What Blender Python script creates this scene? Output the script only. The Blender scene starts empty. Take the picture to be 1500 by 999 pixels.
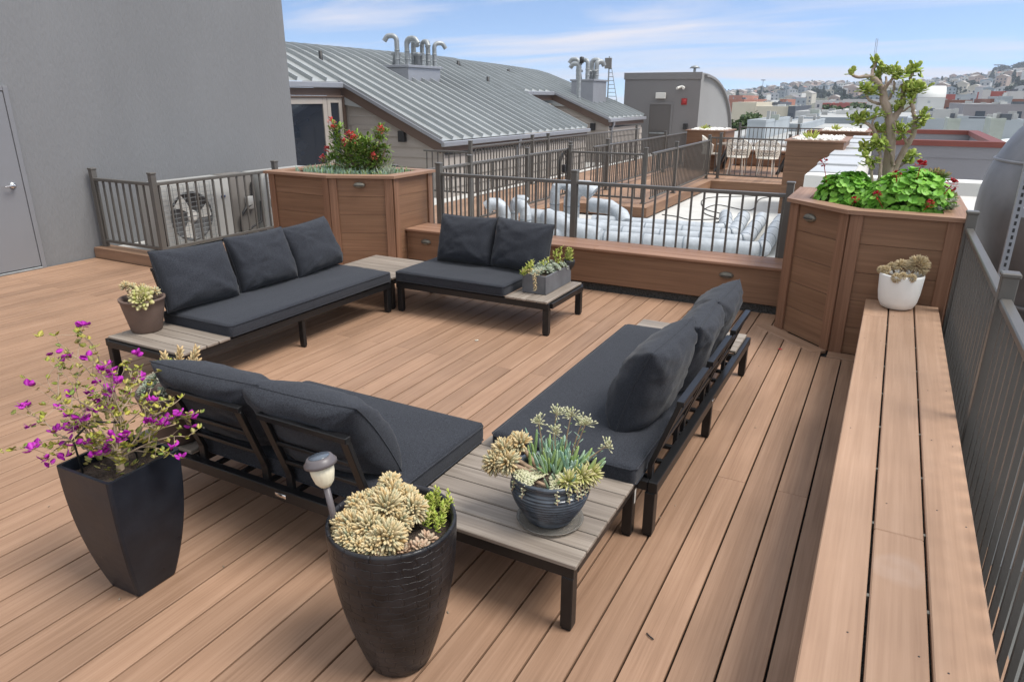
import bpy, bmesh, math, random
from mathutils import Vector, Matrix, noise as mnoise
RND = random.Random(11)
pi = math.pi
S = bpy.context.scene
COL = S.collection
V = Vector

# ---------------------------------------------------------------- mesh builder
class MB:
    def __init__(s):
        s.v = []; s.f = []; s.m = []; s.sm = []; s.uv = []
    def add(s, vs, fs, mi=0, smooth=False, uvs=None):
        o = len(s.v)
        s.v.extend([tuple(p) for p in vs])
        for i, f in enumerate(fs):
            s.f.append([a + o for a in f]); s.m.append(mi); s.sm.append(smooth)
            s.uv.append(uvs[i] if uvs else [(0.0, 0.0)] * len(f))
    def obox(s, c, ax, half, ch=0.0, mi=0, uvo=None):
        """oriented box with chamfered edges; ax[0] is the length (grain) direction"""
        hx, hy, hz = half
        ch = min(ch, 0.45 * min(half))
        uo = uvo if uvo else (RND.uniform(0, 50), RND.uniform(0, 50))
        L = []
        if ch <= 0:
            for sx in (-1, 1):
                for sy in (-1, 1):
                    for sz in (-1, 1):
                        L.append((sx * hx, sy * hy, sz * hz))
            F = [(0, 1, 3, 2), (4, 6, 7, 5), (0, 4, 5, 1), (2, 3, 7, 6), (0, 2, 6, 4), (1, 5, 7, 3)]
        else:
            idx = {}
            for sx in (-1, 1):
                for sy in (-1, 1):
                    for sz in (-1, 1):
                        k = (sx, sy, sz)
                        idx[k] = len(L)
                        L.append((sx * hx, sy * (hy - ch), sz * (hz - ch)))
                        L.append((sx * (hx - ch), sy * hy, sz * (hz - ch)))
                        L.append((sx * (hx - ch), sy * (hy - ch), sz * hz))
            F = []
            for a in range(3):
                b, c2 = [(1, 2), (0, 2), (0, 1)][a]
                for sg in (-1, 1):
                    q = []
                    for (sb, sc) in ((-1, -1), (1, -1), (1, 1), (-1, 1)):
                        k = [0, 0, 0]; k[a] = sg; k[b] = sb; k[c2] = sc
                        q.append(idx[tuple(k)] + a)
                    F.append(q)
            for a in range(3):            # edge running along axis a between faces b and c2
                b, c2 = [(1, 2), (0, 2), (0, 1)][a]
                for sb in (-1, 1):
                    for sc in (-1, 1):
                        k0 = [0, 0, 0]; k1 = [0, 0, 0]
                        k0[a] = -1; k1[a] = 1
                        k0[b] = k1[b] = sb; k0[c2] = k1[c2] = sc
                        i0 = idx[tuple(k0)]; i1 = idx[tuple(k1)]
                        F.append([i0 + b, i1 + b, i1 + c2, i0 + c2])
            for k, i in idx.items():
                F.append([i, i + 1, i + 2])
        X, Y, Z = [V(a) for a in ax]
        C = V(c)
        out = []; uvs = []
        for f in F:
            p = [V(L[i]) for i in f]
            n = (p[1] - p[0]).cross(p[2] - p[0])
            cc = sum(p, V((0, 0, 0))) / len(p)
            if n.dot(cc) < 0:
                f = list(reversed(f))
            out.append(f)
            uvs.append([(L[i][0] + uo[0], L[i][1] + L[i][2] + uo[1]) for i in f])
        W = [C + X * p[0] + Y * p[1] + Z * p[2] for p in L]
        if X.cross(Y).dot(Z) < 0:
            out = [list(reversed(f)) for f in out]; uvs = [list(reversed(u)) for u in uvs]
        s.add(W, out, mi, False, uvs)
    def box(s, x0, x1, y0, y1, z0, z1, ch=0.0, mi=0, grain=0):
        ax = [V((1, 0, 0)), V((0, 1, 0)), V((0, 0, 1))]
        h = [(x1 - x0) / 2, (y1 - y0) / 2, (z1 - z0) / 2]
        o = [[0, 1, 2], [1, 0, 2], [2, 0, 1]][grain]
        s.obox(((x0 + x1) / 2, (y0 + y1) / 2, (z0 + z1) / 2), [ax[i] for i in o], [h[i] for i in o], ch, mi)
    def bar(s, p0, p1, w, h, up=(0, 0, 1), ch=0.002, mi=0):
        p0 = V(p0); p1 = V(p1); d = (p1 - p0); L = d.length; d.normalize()
        u = V(up)
        if abs(u.dot(d)) > 0.98: u = V((0, 1, 0))
        y = u.cross(d).normalized(); z = d.cross(y)
        s.obox((p0 + p1) / 2, [d, y, z], [L / 2, w / 2, h / 2], ch, mi)
    def rbox(s, x0, x1, y0, y1, z0, z1, r=0.02, seg=3, mi=0, cuts=0, disp=None, mtx=None):
        bm = bmesh.new()
        bmesh.ops.create_cube(bm, size=1.0)
        for v in bm.verts:
            v.co = V(((x0 + x1) / 2 + v.co.x * (x1 - x0), (y0 + y1) / 2 + v.co.y * (y1 - y0), (z0 + z1) / 2 + v.co.z * (z1 - z0)))
        bmesh.ops.bevel(bm, geom=bm.edges[:], offset=r, segments=seg, profile=0.6, affect='EDGES')
        if cuts:
            bmesh.ops.subdivide_edges(bm, edges=[e for e in bm.edges if e.calc_length() > 0.2], cuts=cuts, use_grid_fill=True)
        if disp:
            for v in bm.verts: v.co = disp(v.co)
        bm.verts.index_update(); bm.normal_update()
        vs = [(mtx @ v.co) if mtx else v.co.copy() for v in bm.verts]
        s.add(vs, [[v.index for v in f.verts] for f in bm.faces], mi, True)
        bm.free()
    def tube(s, pts, rad, n=8, mi=0, cap=True, smooth=True, closed=False, hard=False):
        pts = [V(p) for p in pts]
        if not isinstance(rad, (list, tuple)): rad = [rad] * len(pts)
        N = len(pts); rings = []
        ref = V((0, 0, 1))
        t0 = (pts[1] - pts[0]).normalized()
        if abs(t0.dot(ref)) > 0.95: ref = V((1, 0, 0))
        u = (ref - t0 * ref.dot(t0)).normalized()
        vs = []
        for i in range(N):
            a = pts[i - 1] if (i > 0 or closed) else pts[0]
            b = pts[(i + 1) % N] if (i < N - 1 or closed) else pts[-1]
            t = (b - a)
            t = t.normalized() if t.length > 1e-9 else t0
            u = u - t * u.dot(t)
            u = u.normalized() if u.length > 1e-6 else t.orthogonal().normalized()
            w = t.cross(u)
            for k in range(n):
                an = 2 * pi * k / n
                vs.append(pts[i] + (u * math.cos(an) + w * math.sin(an)) * rad[i])
        fs = []; uvs = []
        M = N if closed else N - 1
        for i in range(M):
            j = (i + 1) % N
            for k in range(n):
                k2 = (k + 1) % n
                fs.append([i * n + k, i * n + k2, j * n + k2, j * n + k])
                uvs.append([(i * .05, k / n), (i * .05, (k + 1) / n), (i * .05 + .05, (k + 1) / n), (i * .05 + .05, k / n)])
        if hard:
            for i in range(M):
                s.add(vs[i * n:(i + 2) * n], [[k, (k + 1) % n, n + (k + 1) % n, n + k] for k in range(n)], mi, True)
        else: s.add(vs, fs, mi, smooth, uvs)
        if cap and not closed:
            s.add(vs[:n], [list(range(n - 1, -1, -1))], mi)
            s.add(vs[-n:], [list(range(n))], mi)
    def lathe(s, prof, c=(0, 0, 0), n=32, mi=0, smooth=True, axis=None, fn=None):
        """prof: (r, z) list from outside bottom on; revolve about z through c"""
        vs = []; fs = []; uvs = []
        m = len(prof)
        for i, (r, z) in enumerate(prof):
            for k in range(n):
                a = 2 * pi * k / n
                rr, zz = (r, z) if fn is None else fn(r, z, a)
                vs.append(V((rr * math.cos(a), rr * math.sin(a), zz)))
        for i in range(m - 1):
            for k in range(n):
                k2 = (k + 1) % n
                fs.append([i * n + k, i * n + k2, (i + 1) * n + k2, (i + 1) * n + k])
                uvs.append([(k / n, prof[i][1]), ((k + 1) / n, prof[i][1]), ((k + 1) / n, prof[i + 1][1]), (k / n, prof[i + 1][1])])
        if axis:
            q = V((0, 0, 1)).rotation_difference(V(axis)).to_matrix()
            vs = [q @ v for v in vs]
        C = V(c)
        s.add([v + C for v in vs], fs, mi, smooth, uvs)
    def poly_prism(s, pts, z0, z1, mi=0, top_mi=None):
        n = len(pts)
        vs = [(p[0], p[1], z0) for p in pts] + [(p[0], p[1], z1) for p in pts]
        area = sum(pts[i][0] * pts[(i + 1) % n][1] - pts[(i + 1) % n][0] * pts[i][1] for i in range(n))
        fs = [[i, (i + 1) % n, n + (i + 1) % n, n + i] for i in range(n)] + [list(range(n - 1, -1, -1))]
        top = [list(range(n, 2 * n))]
        if area < 0:
            fs = [list(reversed(f)) for f in fs]; top = [list(reversed(f)) for f in top]
        def uvf(f): return [(vs[i][0] + vs[i][1], vs[i][2] + vs[i][1]) for i in f]
        s.add(vs, fs + top, mi, False, [uvf(f) for f in fs + top])
        if top_mi is not None: s.m[-1] = top_mi
    def blade(s, base, d, up, L, W, T, mi=0, curl=0.0, prof=((0, .5), (.3, .95), (.7, .9), (.9, .45))):
        """thick pointed leaf"""
        d = V(d).normalized(); up = V(up)
        sd = d.cross(up)
        sd = sd.normalized() if sd.length > 1e-5 else d.orthogonal().normalized()
        n = sd.cross(d)
        vs = []; base = V(base)
        for t, w in prof:
            c = base + d * (L * t) + n * (curl * L * t * t)
            vs += [c + sd * (W * w / 2), c + n * (T * w * .6), c - sd * (W * w / 2), c - n * (T * w * .4)]
        tip = base + d * L + n * (curl * L)
        vs.append(tip)
        m = len(prof); fs = []
        for i in range(m - 1):
            for k in range(4):
                k2 = (k + 1) % 4
                fs.append([i * 4 + k, i * 4 + k2, (i + 1) * 4 + k2, (i + 1) * 4 + k])
        for k in range(4):
            fs.append([(m - 1) * 4 + k, (m - 1) * 4 + (k + 1) % 4, 4 * m])
        uv = []
        for f in fs: uv.append([(min(1.0, (i // 4) / m) if i < 4 * m else 1.0, 0.5) for i in f])
        s.add(vs, fs, mi, True, uv)
    def build(s, name, mats, parent=None, world=True, loc=None):
        me = bpy.data.meshes.new(name)
        off = V((0, 0, 0))
        if parent is not None and world: off = rootloc(parent)
        me.from_pydata([(p[0] - off.x, p[1] - off.y, p[2] - off.z) for p in s.v], [], s.f)
        if not isinstance(mats, (list, tuple)): mats = [mats]
        for m in mats: me.materials.append(m)
        me.polygons.foreach_set('material_index', s.m)
        me.polygons.foreach_set('use_smooth', s.sm)
        uvl = me.uv_layers.new(name='UVMap')
        flat = []
        for u in s.uv:
            for a in u: flat += [a[0], a[1]]
        uvl.data.foreach_set('uv', flat)
        me.update()
        o = bpy.data.objects.new(name, me)
        COL.objects.link(o)
        if parent is not None: o.parent = parent
        elif loc is not None: o.location = loc
        return o

def rootloc(o):
    while o.parent is not None: o = o.parent
    return o.location.copy()

def tag(o, label=None, cat=None, group=None, kind=None):
    if label: o['label'] = label
    if cat: o['category'] = cat
    if group: o['group'] = group
    if kind: o['kind'] = kind
    return o
def thing(name, label, cat, loc=(0, 0, 0), rz=0.0, group=None):
    o = bpy.data.objects.new(name, None); COL.objects.link(o)
    o.location = loc; o.rotation_euler = (0, 0, rz)
    o.empty_display_size = 0.1
    return tag(o, label, cat, group)
def single(name, mb, mats, label, cat, loc=None, group=None):
    return tag(mb.build(name, mats, None, loc=loc), label, cat, group)
def struct(name, mb, mats):
    return tag(mb.build(name, mats), kind='structure')
def dup(root, loc=None, rz=None, label=None, group=None, scale=None):
    r = root.copy(); COL.objects.link(r)
    if loc is not None: r.location = loc
    if rz is not None: r.rotation_euler = (0, 0, rz)
    if scale is not None: r.scale = scale
    if label: r['label'] = label
    if group: r['group'] = group
    for ch in list(root.children):
        c = ch.copy(); COL.objects.link(c); c.parent = r
        for g in list(ch.children):
            d = g.copy(); COL.objects.link(d); d.parent = c
    return r

# ---------------------------------------------------------------- materials
def lin(r, g, b, k=1.0):
    def f(c):
        c /= 255.0
        return c / 12.92 if c <= 0.04045 else ((c + 0.055) / 1.055) ** 2.4
    return (min(.9, f(r) * k), min(.9, f(g) * k), min(.9, f(b) * k), 1)
def newmat(name):
    m = bpy.data.materials.new(name); m.use_nodes = True
    nt = m.node_tree
    return m, nt, nt.nodes['Principled BSDF']
def nd(nt, t, **kw):
    n = nt.nodes.new(t)
    for k, v in kw.items(): setattr(n, k, v)
    return n
def mul(c, k): return (min(1, c[0] * k), min(1, c[1] * k), min(1, c[2] * k), 1)
def mat(name, col, rough=.6, metal=0.0, var=.15, scale=4.0, bump=0.0, bscale=60.0, detail=5, stretch=(1, 1, 1), spec=.5, col2=None, island=0.0, bdist=.01, coat=0.0, rvar=0.0, wx=.5):
    m, nt, b = newmat(name)
    lk = nt.links
    tc = nd(nt, 'ShaderNodeTexCoord'); mp = nd(nt, 'ShaderNodeMapping')
    mp.inputs['Scale'].default_value = stretch
    lk.new(tc.outputs['Object'], mp.inputs['Vector'])
    nz = nd(nt, 'ShaderNodeTexNoise'); nz.inputs['Scale'].default_value = scale; nz.inputs['Detail'].default_value = detail
    nz.inputs['Roughness'].default_value = .6
    lk.new(mp.outputs[0], nz.inputs['Vector'])
    rp = nd(nt, 'ShaderNodeValToRGB')
    c2 = col2 if col2 else mul(col, 1 + var)
    rp.color_ramp.elements[0].position = wx - .22; rp.color_ramp.elements[1].position = wx + .22
    rp.color_ramp.elements[0].color = mul(col, 1 - var) if not col2 else col
    rp.color_ramp.elements[1].color = c2
    lk.new(nz.outputs['Fac'], rp.inputs['Fac'])
    outc = rp.outputs['Color']
    if island > 0:
        g = nd(nt, 'ShaderNodeNewGeometry')
        mr = nd(nt, 'ShaderNodeMapRange'); mr.inputs['To Min'].default_value = 1 - island; mr.inputs['To Max'].default_value = 1 + island
        lk.new(g.outputs['Random Per Island'], mr.inputs['Value'])
        mx = nd(nt, 'ShaderNodeVectorMath', operation='SCALE')
        lk.new(outc, mx.inputs[0]); lk.new(mr.outputs[0], mx.inputs['Scale'])
        outc = mx.outputs[0]
    lk.new(outc, b.inputs['Base Color'])
    b.inputs['Roughness'].default_value = rough; b.inputs['Metallic'].default_value = metal
    b.inputs['Specular IOR Level'].default_value = spec
    b.inputs['Coat Weight'].default_value = coat
    if rvar:
        mr2 = nd(nt, 'ShaderNodeMapRange'); mr2.inputs['To Min'].default_value = rough - rvar; mr2.inputs['To Max'].default_value = rough + rvar
        lk.new(nz.outputs['Fac'], mr2.inputs['Value']); lk.new(mr2.outputs[0], b.inputs['Roughness'])
    if bump > 0:
        n2 = nd(nt, 'ShaderNodeTexNoise'); n2.inputs['Scale'].default_value = bscale; n2.inputs['Detail'].default_value = 4
        lk.new(mp.outputs[0], n2.inputs['Vector'])
        bp = nd(nt, 'ShaderNodeBump'); bp.inputs['Strength'].default_value = bump; bp.inputs['Distance'].default_value = bdist
        lk.new(n2.outputs['Fac'], bp.inputs['Height']); lk.new(bp.outputs[0], b.inputs['Normal'])
    return m
def wood(name, ca, cb, cc, rough=.55, isl=.14, stain=.12, gs=1.0, bump=.25):
    """composite / timber board: grain along U of each board, every board its own tone"""
    m, nt, b = newmat(name); lk = nt.links
    uv = nd(nt, 'ShaderNodeTexCoord'); geo = nd(nt, 'ShaderNodeNewGeometry')
    mp = nd(nt, 'ShaderNodeMapping'); mp.inputs['Scale'].default_value = (1.6 * gs, 75 * gs, 1)
    lk.new(uv.outputs['UV'], mp.inputs['Vector'])
    n1 = nd(nt, 'ShaderNodeTexNoise'); n1.inputs['Scale'].default_value = 1; n1.inputs['Detail'].default_value = 6; n1.inputs['Roughness'].default_value = .65
    lk.new(mp.outputs[0], n1.inputs['Vector'])
    mp2 = nd(nt, 'ShaderNodeMapping'); mp2.inputs['Scale'].default_value = (.9 * gs, 16 * gs, 1)
    lk.new(uv.outputs['UV'], mp2.inputs['Vector'])
    n2 = nd(nt, 'ShaderNodeTexNoise'); n2.inputs['Scale'].default_value = 1; n2.inputs['Detail'].default_value = 3
    lk.new(mp2.outputs[0], n2.inputs['Vector'])
    ad = nd(nt, 'ShaderNodeMath', operation='MULTIPLY_ADD'); ad.inputs[1].default_value = .55
    lk.new(n1.outputs['Fac'], ad.inputs[0])
    sc = nd(nt, 'ShaderNodeMath', operation='MULTIPLY'); sc.inputs[1].default_value = .45
    lk.new(n2.outputs['Fac'], sc.inputs[0]); lk.new(sc.outputs[0], ad.inputs[2])
    rp = nd(nt, 'ShaderNodeValToRGB')
    e = rp.color_ramp.elements
    e[0].position = .36; e[0].color = ca; e[1].position = .64; e[1].color = cc
    k = e.new(.5); k.color = cb
    lk.new(ad.outputs[0], rp.inputs['Fac'])
    # stains and weathering with a shape of their own, in object space
    n3 = nd(nt, 'ShaderNodeTexNoise'); n3.inputs['Scale'].default_value = 1.1; n3.inputs['Detail'].default_value = 5
    lk.new(uv.outputs['Object'], n3.inputs['Vector'])
    mr = nd(nt, 'ShaderNodeMapRange'); mr.inputs['From Min'].default_value = .3; mr.inputs['From Max'].default_value = .7
    mr.inputs['To Min'].default_value = 1 - stain; mr.inputs['To Max'].default_value = 1 + stain
    lk.new(n3.outputs['Fac'], mr.inputs['Value'])
    mi = nd(nt, 'ShaderNodeMapRange'); mi.inputs['To Min'].default_value = 1 - isl; mi.inputs['To Max'].default_value = 1 + isl
    lk.new(geo.outputs['Random Per Island'], mi.inputs['Value'])
    mm = nd(nt, 'ShaderNodeMath', operation='MULTIPLY')
    lk.new(mr.outputs[0], mm.inputs[0]); lk.new(mi.outputs[0], mm.inputs[1])
    vm = nd(nt, 'ShaderNodeVectorMath', operation='SCALE')
    lk.new(rp.outputs['Color'], vm.inputs[0]); lk.new(mm.outputs[0], vm.inputs['Scale'])
    lk.new(vm.outputs[0], b.inputs['Base Color'])
    b.inputs['Roughness'].default_value = rough
    b.inputs['Specular IOR Level'].default_value = .35
    bp = nd(nt, 'ShaderNodeBump'); bp.inputs['Strength'].default_value = bump; bp.inputs['Distance'].default_value = .0015
    lk.new(n1.outputs['Fac'], bp.inputs['Height']); lk.new(bp.outputs[0], b.inputs['Normal'])
    return m
def leafmat(name, cols, rough=.45, sub=.0, trans=.25, tipcol=None):
    m, nt, b = newmat(name); lk = nt.links
    g = nd(nt, 'ShaderNodeNewGeometry')
    rp = nd(nt, 'ShaderNodeValToRGB'); e = rp.color_ramp.elements
    e[0].color = cols[0]; e[1].color = cols[-1]
    for i, c in enumerate(cols[1:-1]):
        k = e.new((i + 1) / (len(cols) - 1)); k.color = c
    lk.new(g.outputs['Random Per Island'], rp.inputs['Fac'])
    outc = rp.outputs['Color']
    if tipcol:
        uv = nd(nt, 'ShaderNodeTexCoord'); sp = nd(nt, 'ShaderNodeSeparateXYZ')
        lk.new(uv.outputs['UV'], sp.inputs[0])
        mr = nd(nt, 'ShaderNodeMapRange'); mr.inputs['From Min'].default_value = .45; mr.inputs['From Max'].default_value = 1.0
        mr.inputs['To Max'].default_value = .8
        lk.new(sp.outputs[0], mr.inputs['Value'])
        mx = nd(nt, 'ShaderNodeMixRGB'); mx.inputs['Color2'].default_value = tipcol
        lk.new(mr.outputs[0], mx.inputs['Fac']); lk.new(outc, mx.inputs['Color1']); outc = mx.outputs[0]
    lk.new(outc, b.inputs['Base Color'])
    b.inputs['Roughness'].default_value = rough
    b.inputs['Specular IOR Level'].default_value = .35
    if trans > 0:
        tr = nd(nt, 'ShaderNodeBsdfTranslucent'); ms = nd(nt, 'ShaderNodeMixShader'); ms.inputs[0].default_value = trans
        lk.new(outc, tr.inputs['Color'])
        out = nt.nodes['Material Output']
        lk.new(b.outputs[0], ms.inputs[1]); lk.new(tr.outputs[0], ms.inputs[2]); lk.new(ms.outputs[0], out.inputs['Surface'])
    return m
def fabric(name, col, col2):
    m, nt, b = newmat(name); lk = nt.links
    tc = nd(nt, 'ShaderNodeTexCoord')
    n1 = nd(nt, 'ShaderNodeTexNoise'); n1.inputs['Scale'].default_value = 420; n1.inputs['Detail'].default_value = 2
    mp = nd(nt, 'ShaderNodeMapping'); mp.inputs['Scale'].default_value = (.35, 1, 1)
    lk.new(tc.outputs['Object'], mp.inputs['Vector']); lk.new(mp.outputs[0], n1.inputs['Vector'])
    n2 = nd(nt, 'ShaderNodeTexNoise'); n2.inputs['Scale'].default_value = 150; n2.inputs['Detail'].default_value = 3
    lk.new(tc.outputs['Object'], n2.inputs['Vector'])
    ad = nd(nt, 'ShaderNodeMath', operation='MULTIPLY_ADD'); ad.inputs[1].default_value = .72
    sc = nd(nt, 'ShaderNodeMath', operation='MULTIPLY'); sc.inputs[1].default_value = .28
    lk.new(n2.outputs['Fac'], sc.inputs[0]); lk.new(n1.outputs['Fac'], ad.inputs[0]); lk.new(sc.outputs[0], ad.inputs[2])
    rp = nd(nt, 'ShaderNodeValToRGB'); rp.color_ramp.elements[0].position = .36; rp.color_ramp.elements[1].position = .64
    rp.color_ramp.elements[0].color = col; rp.color_ramp.elements[1].color = col2
    lk.new(ad.outputs[0], rp.inputs['Fac']); lk.new(rp.outputs['Color'], b.inputs['Base Color'])
    b.inputs['Roughness'].default_value = .95; b.inputs['Specular IOR Level'].default_value = .15
    b.inputs['Sheen Weight'].default_value = .10; b.inputs['Sheen Roughness'].default_value = .5
    bp = nd(nt, 'ShaderNodeBump'); bp.inputs['Strength'].default_value = .35; bp.inputs['Distance'].default_value = .0012
    lk.new(n1.outputs['Fac'], bp.inputs['Height'])
    n3 = nd(nt, 'ShaderNodeTexNoise'); n3.inputs['Scale'].default_value = 22; n3.inputs['Detail'].default_value = 3; n3.inputs['Distortion'].default_value = .6
    lk.new(tc.outputs['Object'], n3.inputs['Vector'])
    b2 = nd(nt, 'ShaderNodeBump'); b2.inputs['Strength'].default_value = .14; b2.inputs['Distance'].default_value = .006
    lk.new(n3.outputs['Fac'], b2.inputs['Height']); lk.new(bp.outputs[0], b2.inputs['Normal'])
    lk.new(b2.outputs[0], b.inputs['Normal'])
    return m

DK = wood('decking', (.246, .145, .091, 1), (.304, .185, .119, 1), (.357, .224, .149, 1), isl=.13, stain=.15, gs=1.2)
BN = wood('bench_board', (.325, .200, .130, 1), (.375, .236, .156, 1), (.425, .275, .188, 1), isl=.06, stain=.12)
PL = wood('planter_board', (.155, .082, .047, 1), (.205, .112, .065, 1), (.255, .145, .086, 1), isl=.07, stain=.10, gs=.8)
SL = wood('weathered_slat', (.175, .145, .118, 1), (.25, .21, .175, 1), (.33, .285, .24, 1), isl=.10, stain=.10, gs=1.4)
BLK = mat('black_powder_metal', (.010, .010, .011, 1), rough=.38, var=.2, scale=30, spec=.4)
FNC = mat('grey_rail_metal', lin(92, 89, 85), rough=.38, var=.06, scale=10, spec=.5)
FAB = fabric('charcoal_fabric', (.014, .0155, .0205, 1), (.044, .048, .059, 1))
STU = mat('grey_stucco', lin(119, 120, 122), rough=.9, var=.075, scale=.9, stretch=(1, 1, .3), bump=.5, bscale=48, bdist=.012)
STU2 = mat('tower_stucco_shaded', lin(124, 122, 122), rough=.9, var=.05, scale=.8, bump=.4, bscale=40, bdist=.01)  # tower front: its shade is put into the stucco colour
STU3 = mat('tower_stucco_lit', lin(136, 135, 134), rough=.9, var=.05, scale=.6, bump=.3, bscale=30, bdist=.01)  # same stucco on the tower's brighter side, the light put into the colour
DOOR = mat('grey_door_paint', lin(124, 125, 129), rough=.5, var=.03, scale=1.5)
CHR = mat('chrome', (.7, .7, .7, 1), rough=.18, metal=1, var=.03)
SID = mat('taupe_siding', lin(160, 152, 145), rough=.75, var=.04, scale=2, stretch=(.4, .4, 6))
TRM = mat('brown_trim', lin(92, 75, 66), rough=.6, var=.06, scale=3)
RFM = mat('seamed_metal_roof', lin(166, 170, 171), rough=.42, metal=.35, var=.10, scale=.7, rvar=.08)
GUT = mat('grey_gutter', lin(148, 150, 156), rough=.45, metal=.3, var=.05)
GALV = mat('galvanised_metal', lin(150, 154, 156), rough=.5, metal=.45, var=.22, scale=14, bump=.05, bscale=40)
WINS = mat('pipe_insulation', lin(172, 178, 184), rough=.5, var=.22, scale=7, bump=.5, bscale=22, bdist=.01)
MEMB = mat('white_membrane', lin(196, 195, 191), rough=.8, var=.12, scale=1.6, bump=.1, bscale=8, detail=8)
GLS = mat('dark_glass', (.02, .025, .035, 1), rough=.06, var=.1, spec=.8)
WHT = mat('white_paint', lin(232, 231, 226), rough=.5, var=.04, scale=3)
OFFW = mat('offwhite_paint', lin(214, 212, 206), rough=.6, var=.06, scale=2)
DKG = mat('dark_plastic', (.02, .02, .022, 1), rough=.5, var=.1)
SOIL = mat('soil', (.035, .024, .018, 1), rough=1, var=.5, scale=60, bump=1, bscale=120, bdist=.02, col2=(.11, .08, .06, 1))
PEB = mat('white_pebbles', lin(225, 222, 216), rough=.8, var=.08, scale=20, island=.12)
PIT = mat('dark_void', (.006, .005, .005, 1), rough=1, var=.2)
BAND = mat('pipe_band', lin(128, 136, 144), rough=.5, var=.1)
GRV = mat('dark_gravel', (.03, .028, .026, 1), rough=1, var=.6, scale=90, bump=1, bscale=90, bdist=.03, col2=(.16, .15, .14, 1))
RED = mat('oxide_red_paint', lin(110, 54, 46), rough=.6, var=.08, scale=3)

def pale_patch(m, c, r):
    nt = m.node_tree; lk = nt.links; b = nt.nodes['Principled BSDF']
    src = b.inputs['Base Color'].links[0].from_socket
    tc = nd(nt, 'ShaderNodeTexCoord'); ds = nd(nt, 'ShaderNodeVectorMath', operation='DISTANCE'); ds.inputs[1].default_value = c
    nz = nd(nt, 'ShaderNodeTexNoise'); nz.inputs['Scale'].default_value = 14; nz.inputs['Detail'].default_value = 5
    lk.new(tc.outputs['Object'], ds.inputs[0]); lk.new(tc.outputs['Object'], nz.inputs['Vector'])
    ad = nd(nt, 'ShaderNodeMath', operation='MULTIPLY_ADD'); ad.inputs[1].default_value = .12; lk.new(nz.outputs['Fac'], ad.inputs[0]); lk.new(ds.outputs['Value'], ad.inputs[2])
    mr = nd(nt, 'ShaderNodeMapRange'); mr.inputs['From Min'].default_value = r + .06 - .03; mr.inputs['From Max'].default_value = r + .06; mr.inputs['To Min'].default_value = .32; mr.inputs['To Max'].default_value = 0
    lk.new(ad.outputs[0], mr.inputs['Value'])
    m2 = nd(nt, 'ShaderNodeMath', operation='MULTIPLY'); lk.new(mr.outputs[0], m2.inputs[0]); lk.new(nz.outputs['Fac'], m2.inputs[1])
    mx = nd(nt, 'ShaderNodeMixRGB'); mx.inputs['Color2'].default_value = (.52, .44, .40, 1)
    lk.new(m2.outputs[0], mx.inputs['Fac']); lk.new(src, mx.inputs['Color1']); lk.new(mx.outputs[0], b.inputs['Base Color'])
pale_patch(BN, (.005, .10, .44), .085)  # pale round patch, broken up by noise, mixed into the bench board colour
PEWT = mat('pewter', lin(122, 118, 108), rough=.5, metal=.5, var=.2, scale=40)

# ---------------------------------------------------------------- deck and roof surfaces
PT = 0.1433
SE0 = -0.099
def deck_boards():
    m = MB()
    for k in range(-5, 56):
        x1 = SE0 - PT * k; x0 = x1 - PT
        if x1 < -8.02: break
        xa, xb = max(x0 + .0042, -8.03), x1 - .0042
        xc = (xa + xb) / 2
        ye = 6.20
        if xc < -6.2: ye = 4.74 if xc < -6.83 else 8.1
        elif xc < -4.66: ye = 5.9
        if xc > -.60:
            ye = 5.86 - .145 * 1.05 - (xc + .634) if xc < -.2 else 5.27
            ye = max(ye, 5.27)
        js = []
        if k % 2 == 0:
            js = [3.178] if -1 < k < 4 else ([3.955] if k < 30 else [3.73])
            js += [.12]
        else:
            js = [1.72] if k % 4 == 1 and k > 20 else [5.25 if k < 28 else 4.4]
        cuts = [-1.3] + sorted(j for j in js if -1.3 < j < ye - .3) + [ye]
        for a, b in zip(cuts[:-1], cuts[1:]):
            m.box(xa, xb, a + .001, b - .001, -.025, 0, .0016, 0, 1)
    return m
m = deck_boards()
# picture-frame border boards round the corner planter
def border(p, q, w):
    p = V((p[0], p[1], 0)); q = V((q[0], q[1], 0)); d = (q - p).normalized(); n = V((d.y, -d.x, 0))
    c = (p + q) / 2 + n * (w / 2) + V((0, 0, -.0095))
    m.obox(c, [d, n, V((0, 0, 1))], [(q - p).length / 2, w / 2 - .003, .0125], .003)
border((-.70, 5.90), (-.21, 5.42), .14)
border((-.2, 5.415), (.55, 5.405), .14)
struct('deck', m, DK)
m = MB()
m.box(-8.05, .62, -1.4, 6.6, -.2, -.027)
m.box(-8.05, -4.7, 6.6, 8.3, -.2, -.027)
struct('deck_underlay', m, PIT)

# membrane roof beyond the deck, and the raised decks on it
m = MB()
m.box(-16, 5, 6.6, 34, -.6, -.2)
struct('membrane_roof', m, MEMB)
def far_deck(name, x0, x1, y0, y1, along, z=0.0, h=.17, skirt=True):
    m = MB(); pt = .1433
    if along == 1:
        n = max(1, round((x1 - x0) / pt)); w = (x1 - x0) / n
        for i in range(n): m.box(x0 + i * w + .003, x0 + (i + 1) * w - .003, y0, y1, z - .025, z, .003, 0, 1)
    else:
        n = max(1, round((y1 - y0) / pt)); w = (y1 - y0) / n
        for i in range(n): m.box(x0, x1, y0 + i * w + .003, y0 + (i + 1) * w - .003, z - .025, z, .003, 0, 0)
    o = struct(name, m, DK)
    f = MB()
    f.box(x0 - .02, x1 + .02, y0 - .022, y0 - .001, z - h, z - .003, .002, 0, 0)
    f.box(x1 + .001, x1 + .022, y0, y1, z - h, z - .003, .002, 0, 1)
    f.build('deck_fascia', PL, o)
    return o
far_deck('walkway_deck', -5.10, -3.62, 11.69, 26.0, 1)
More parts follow.
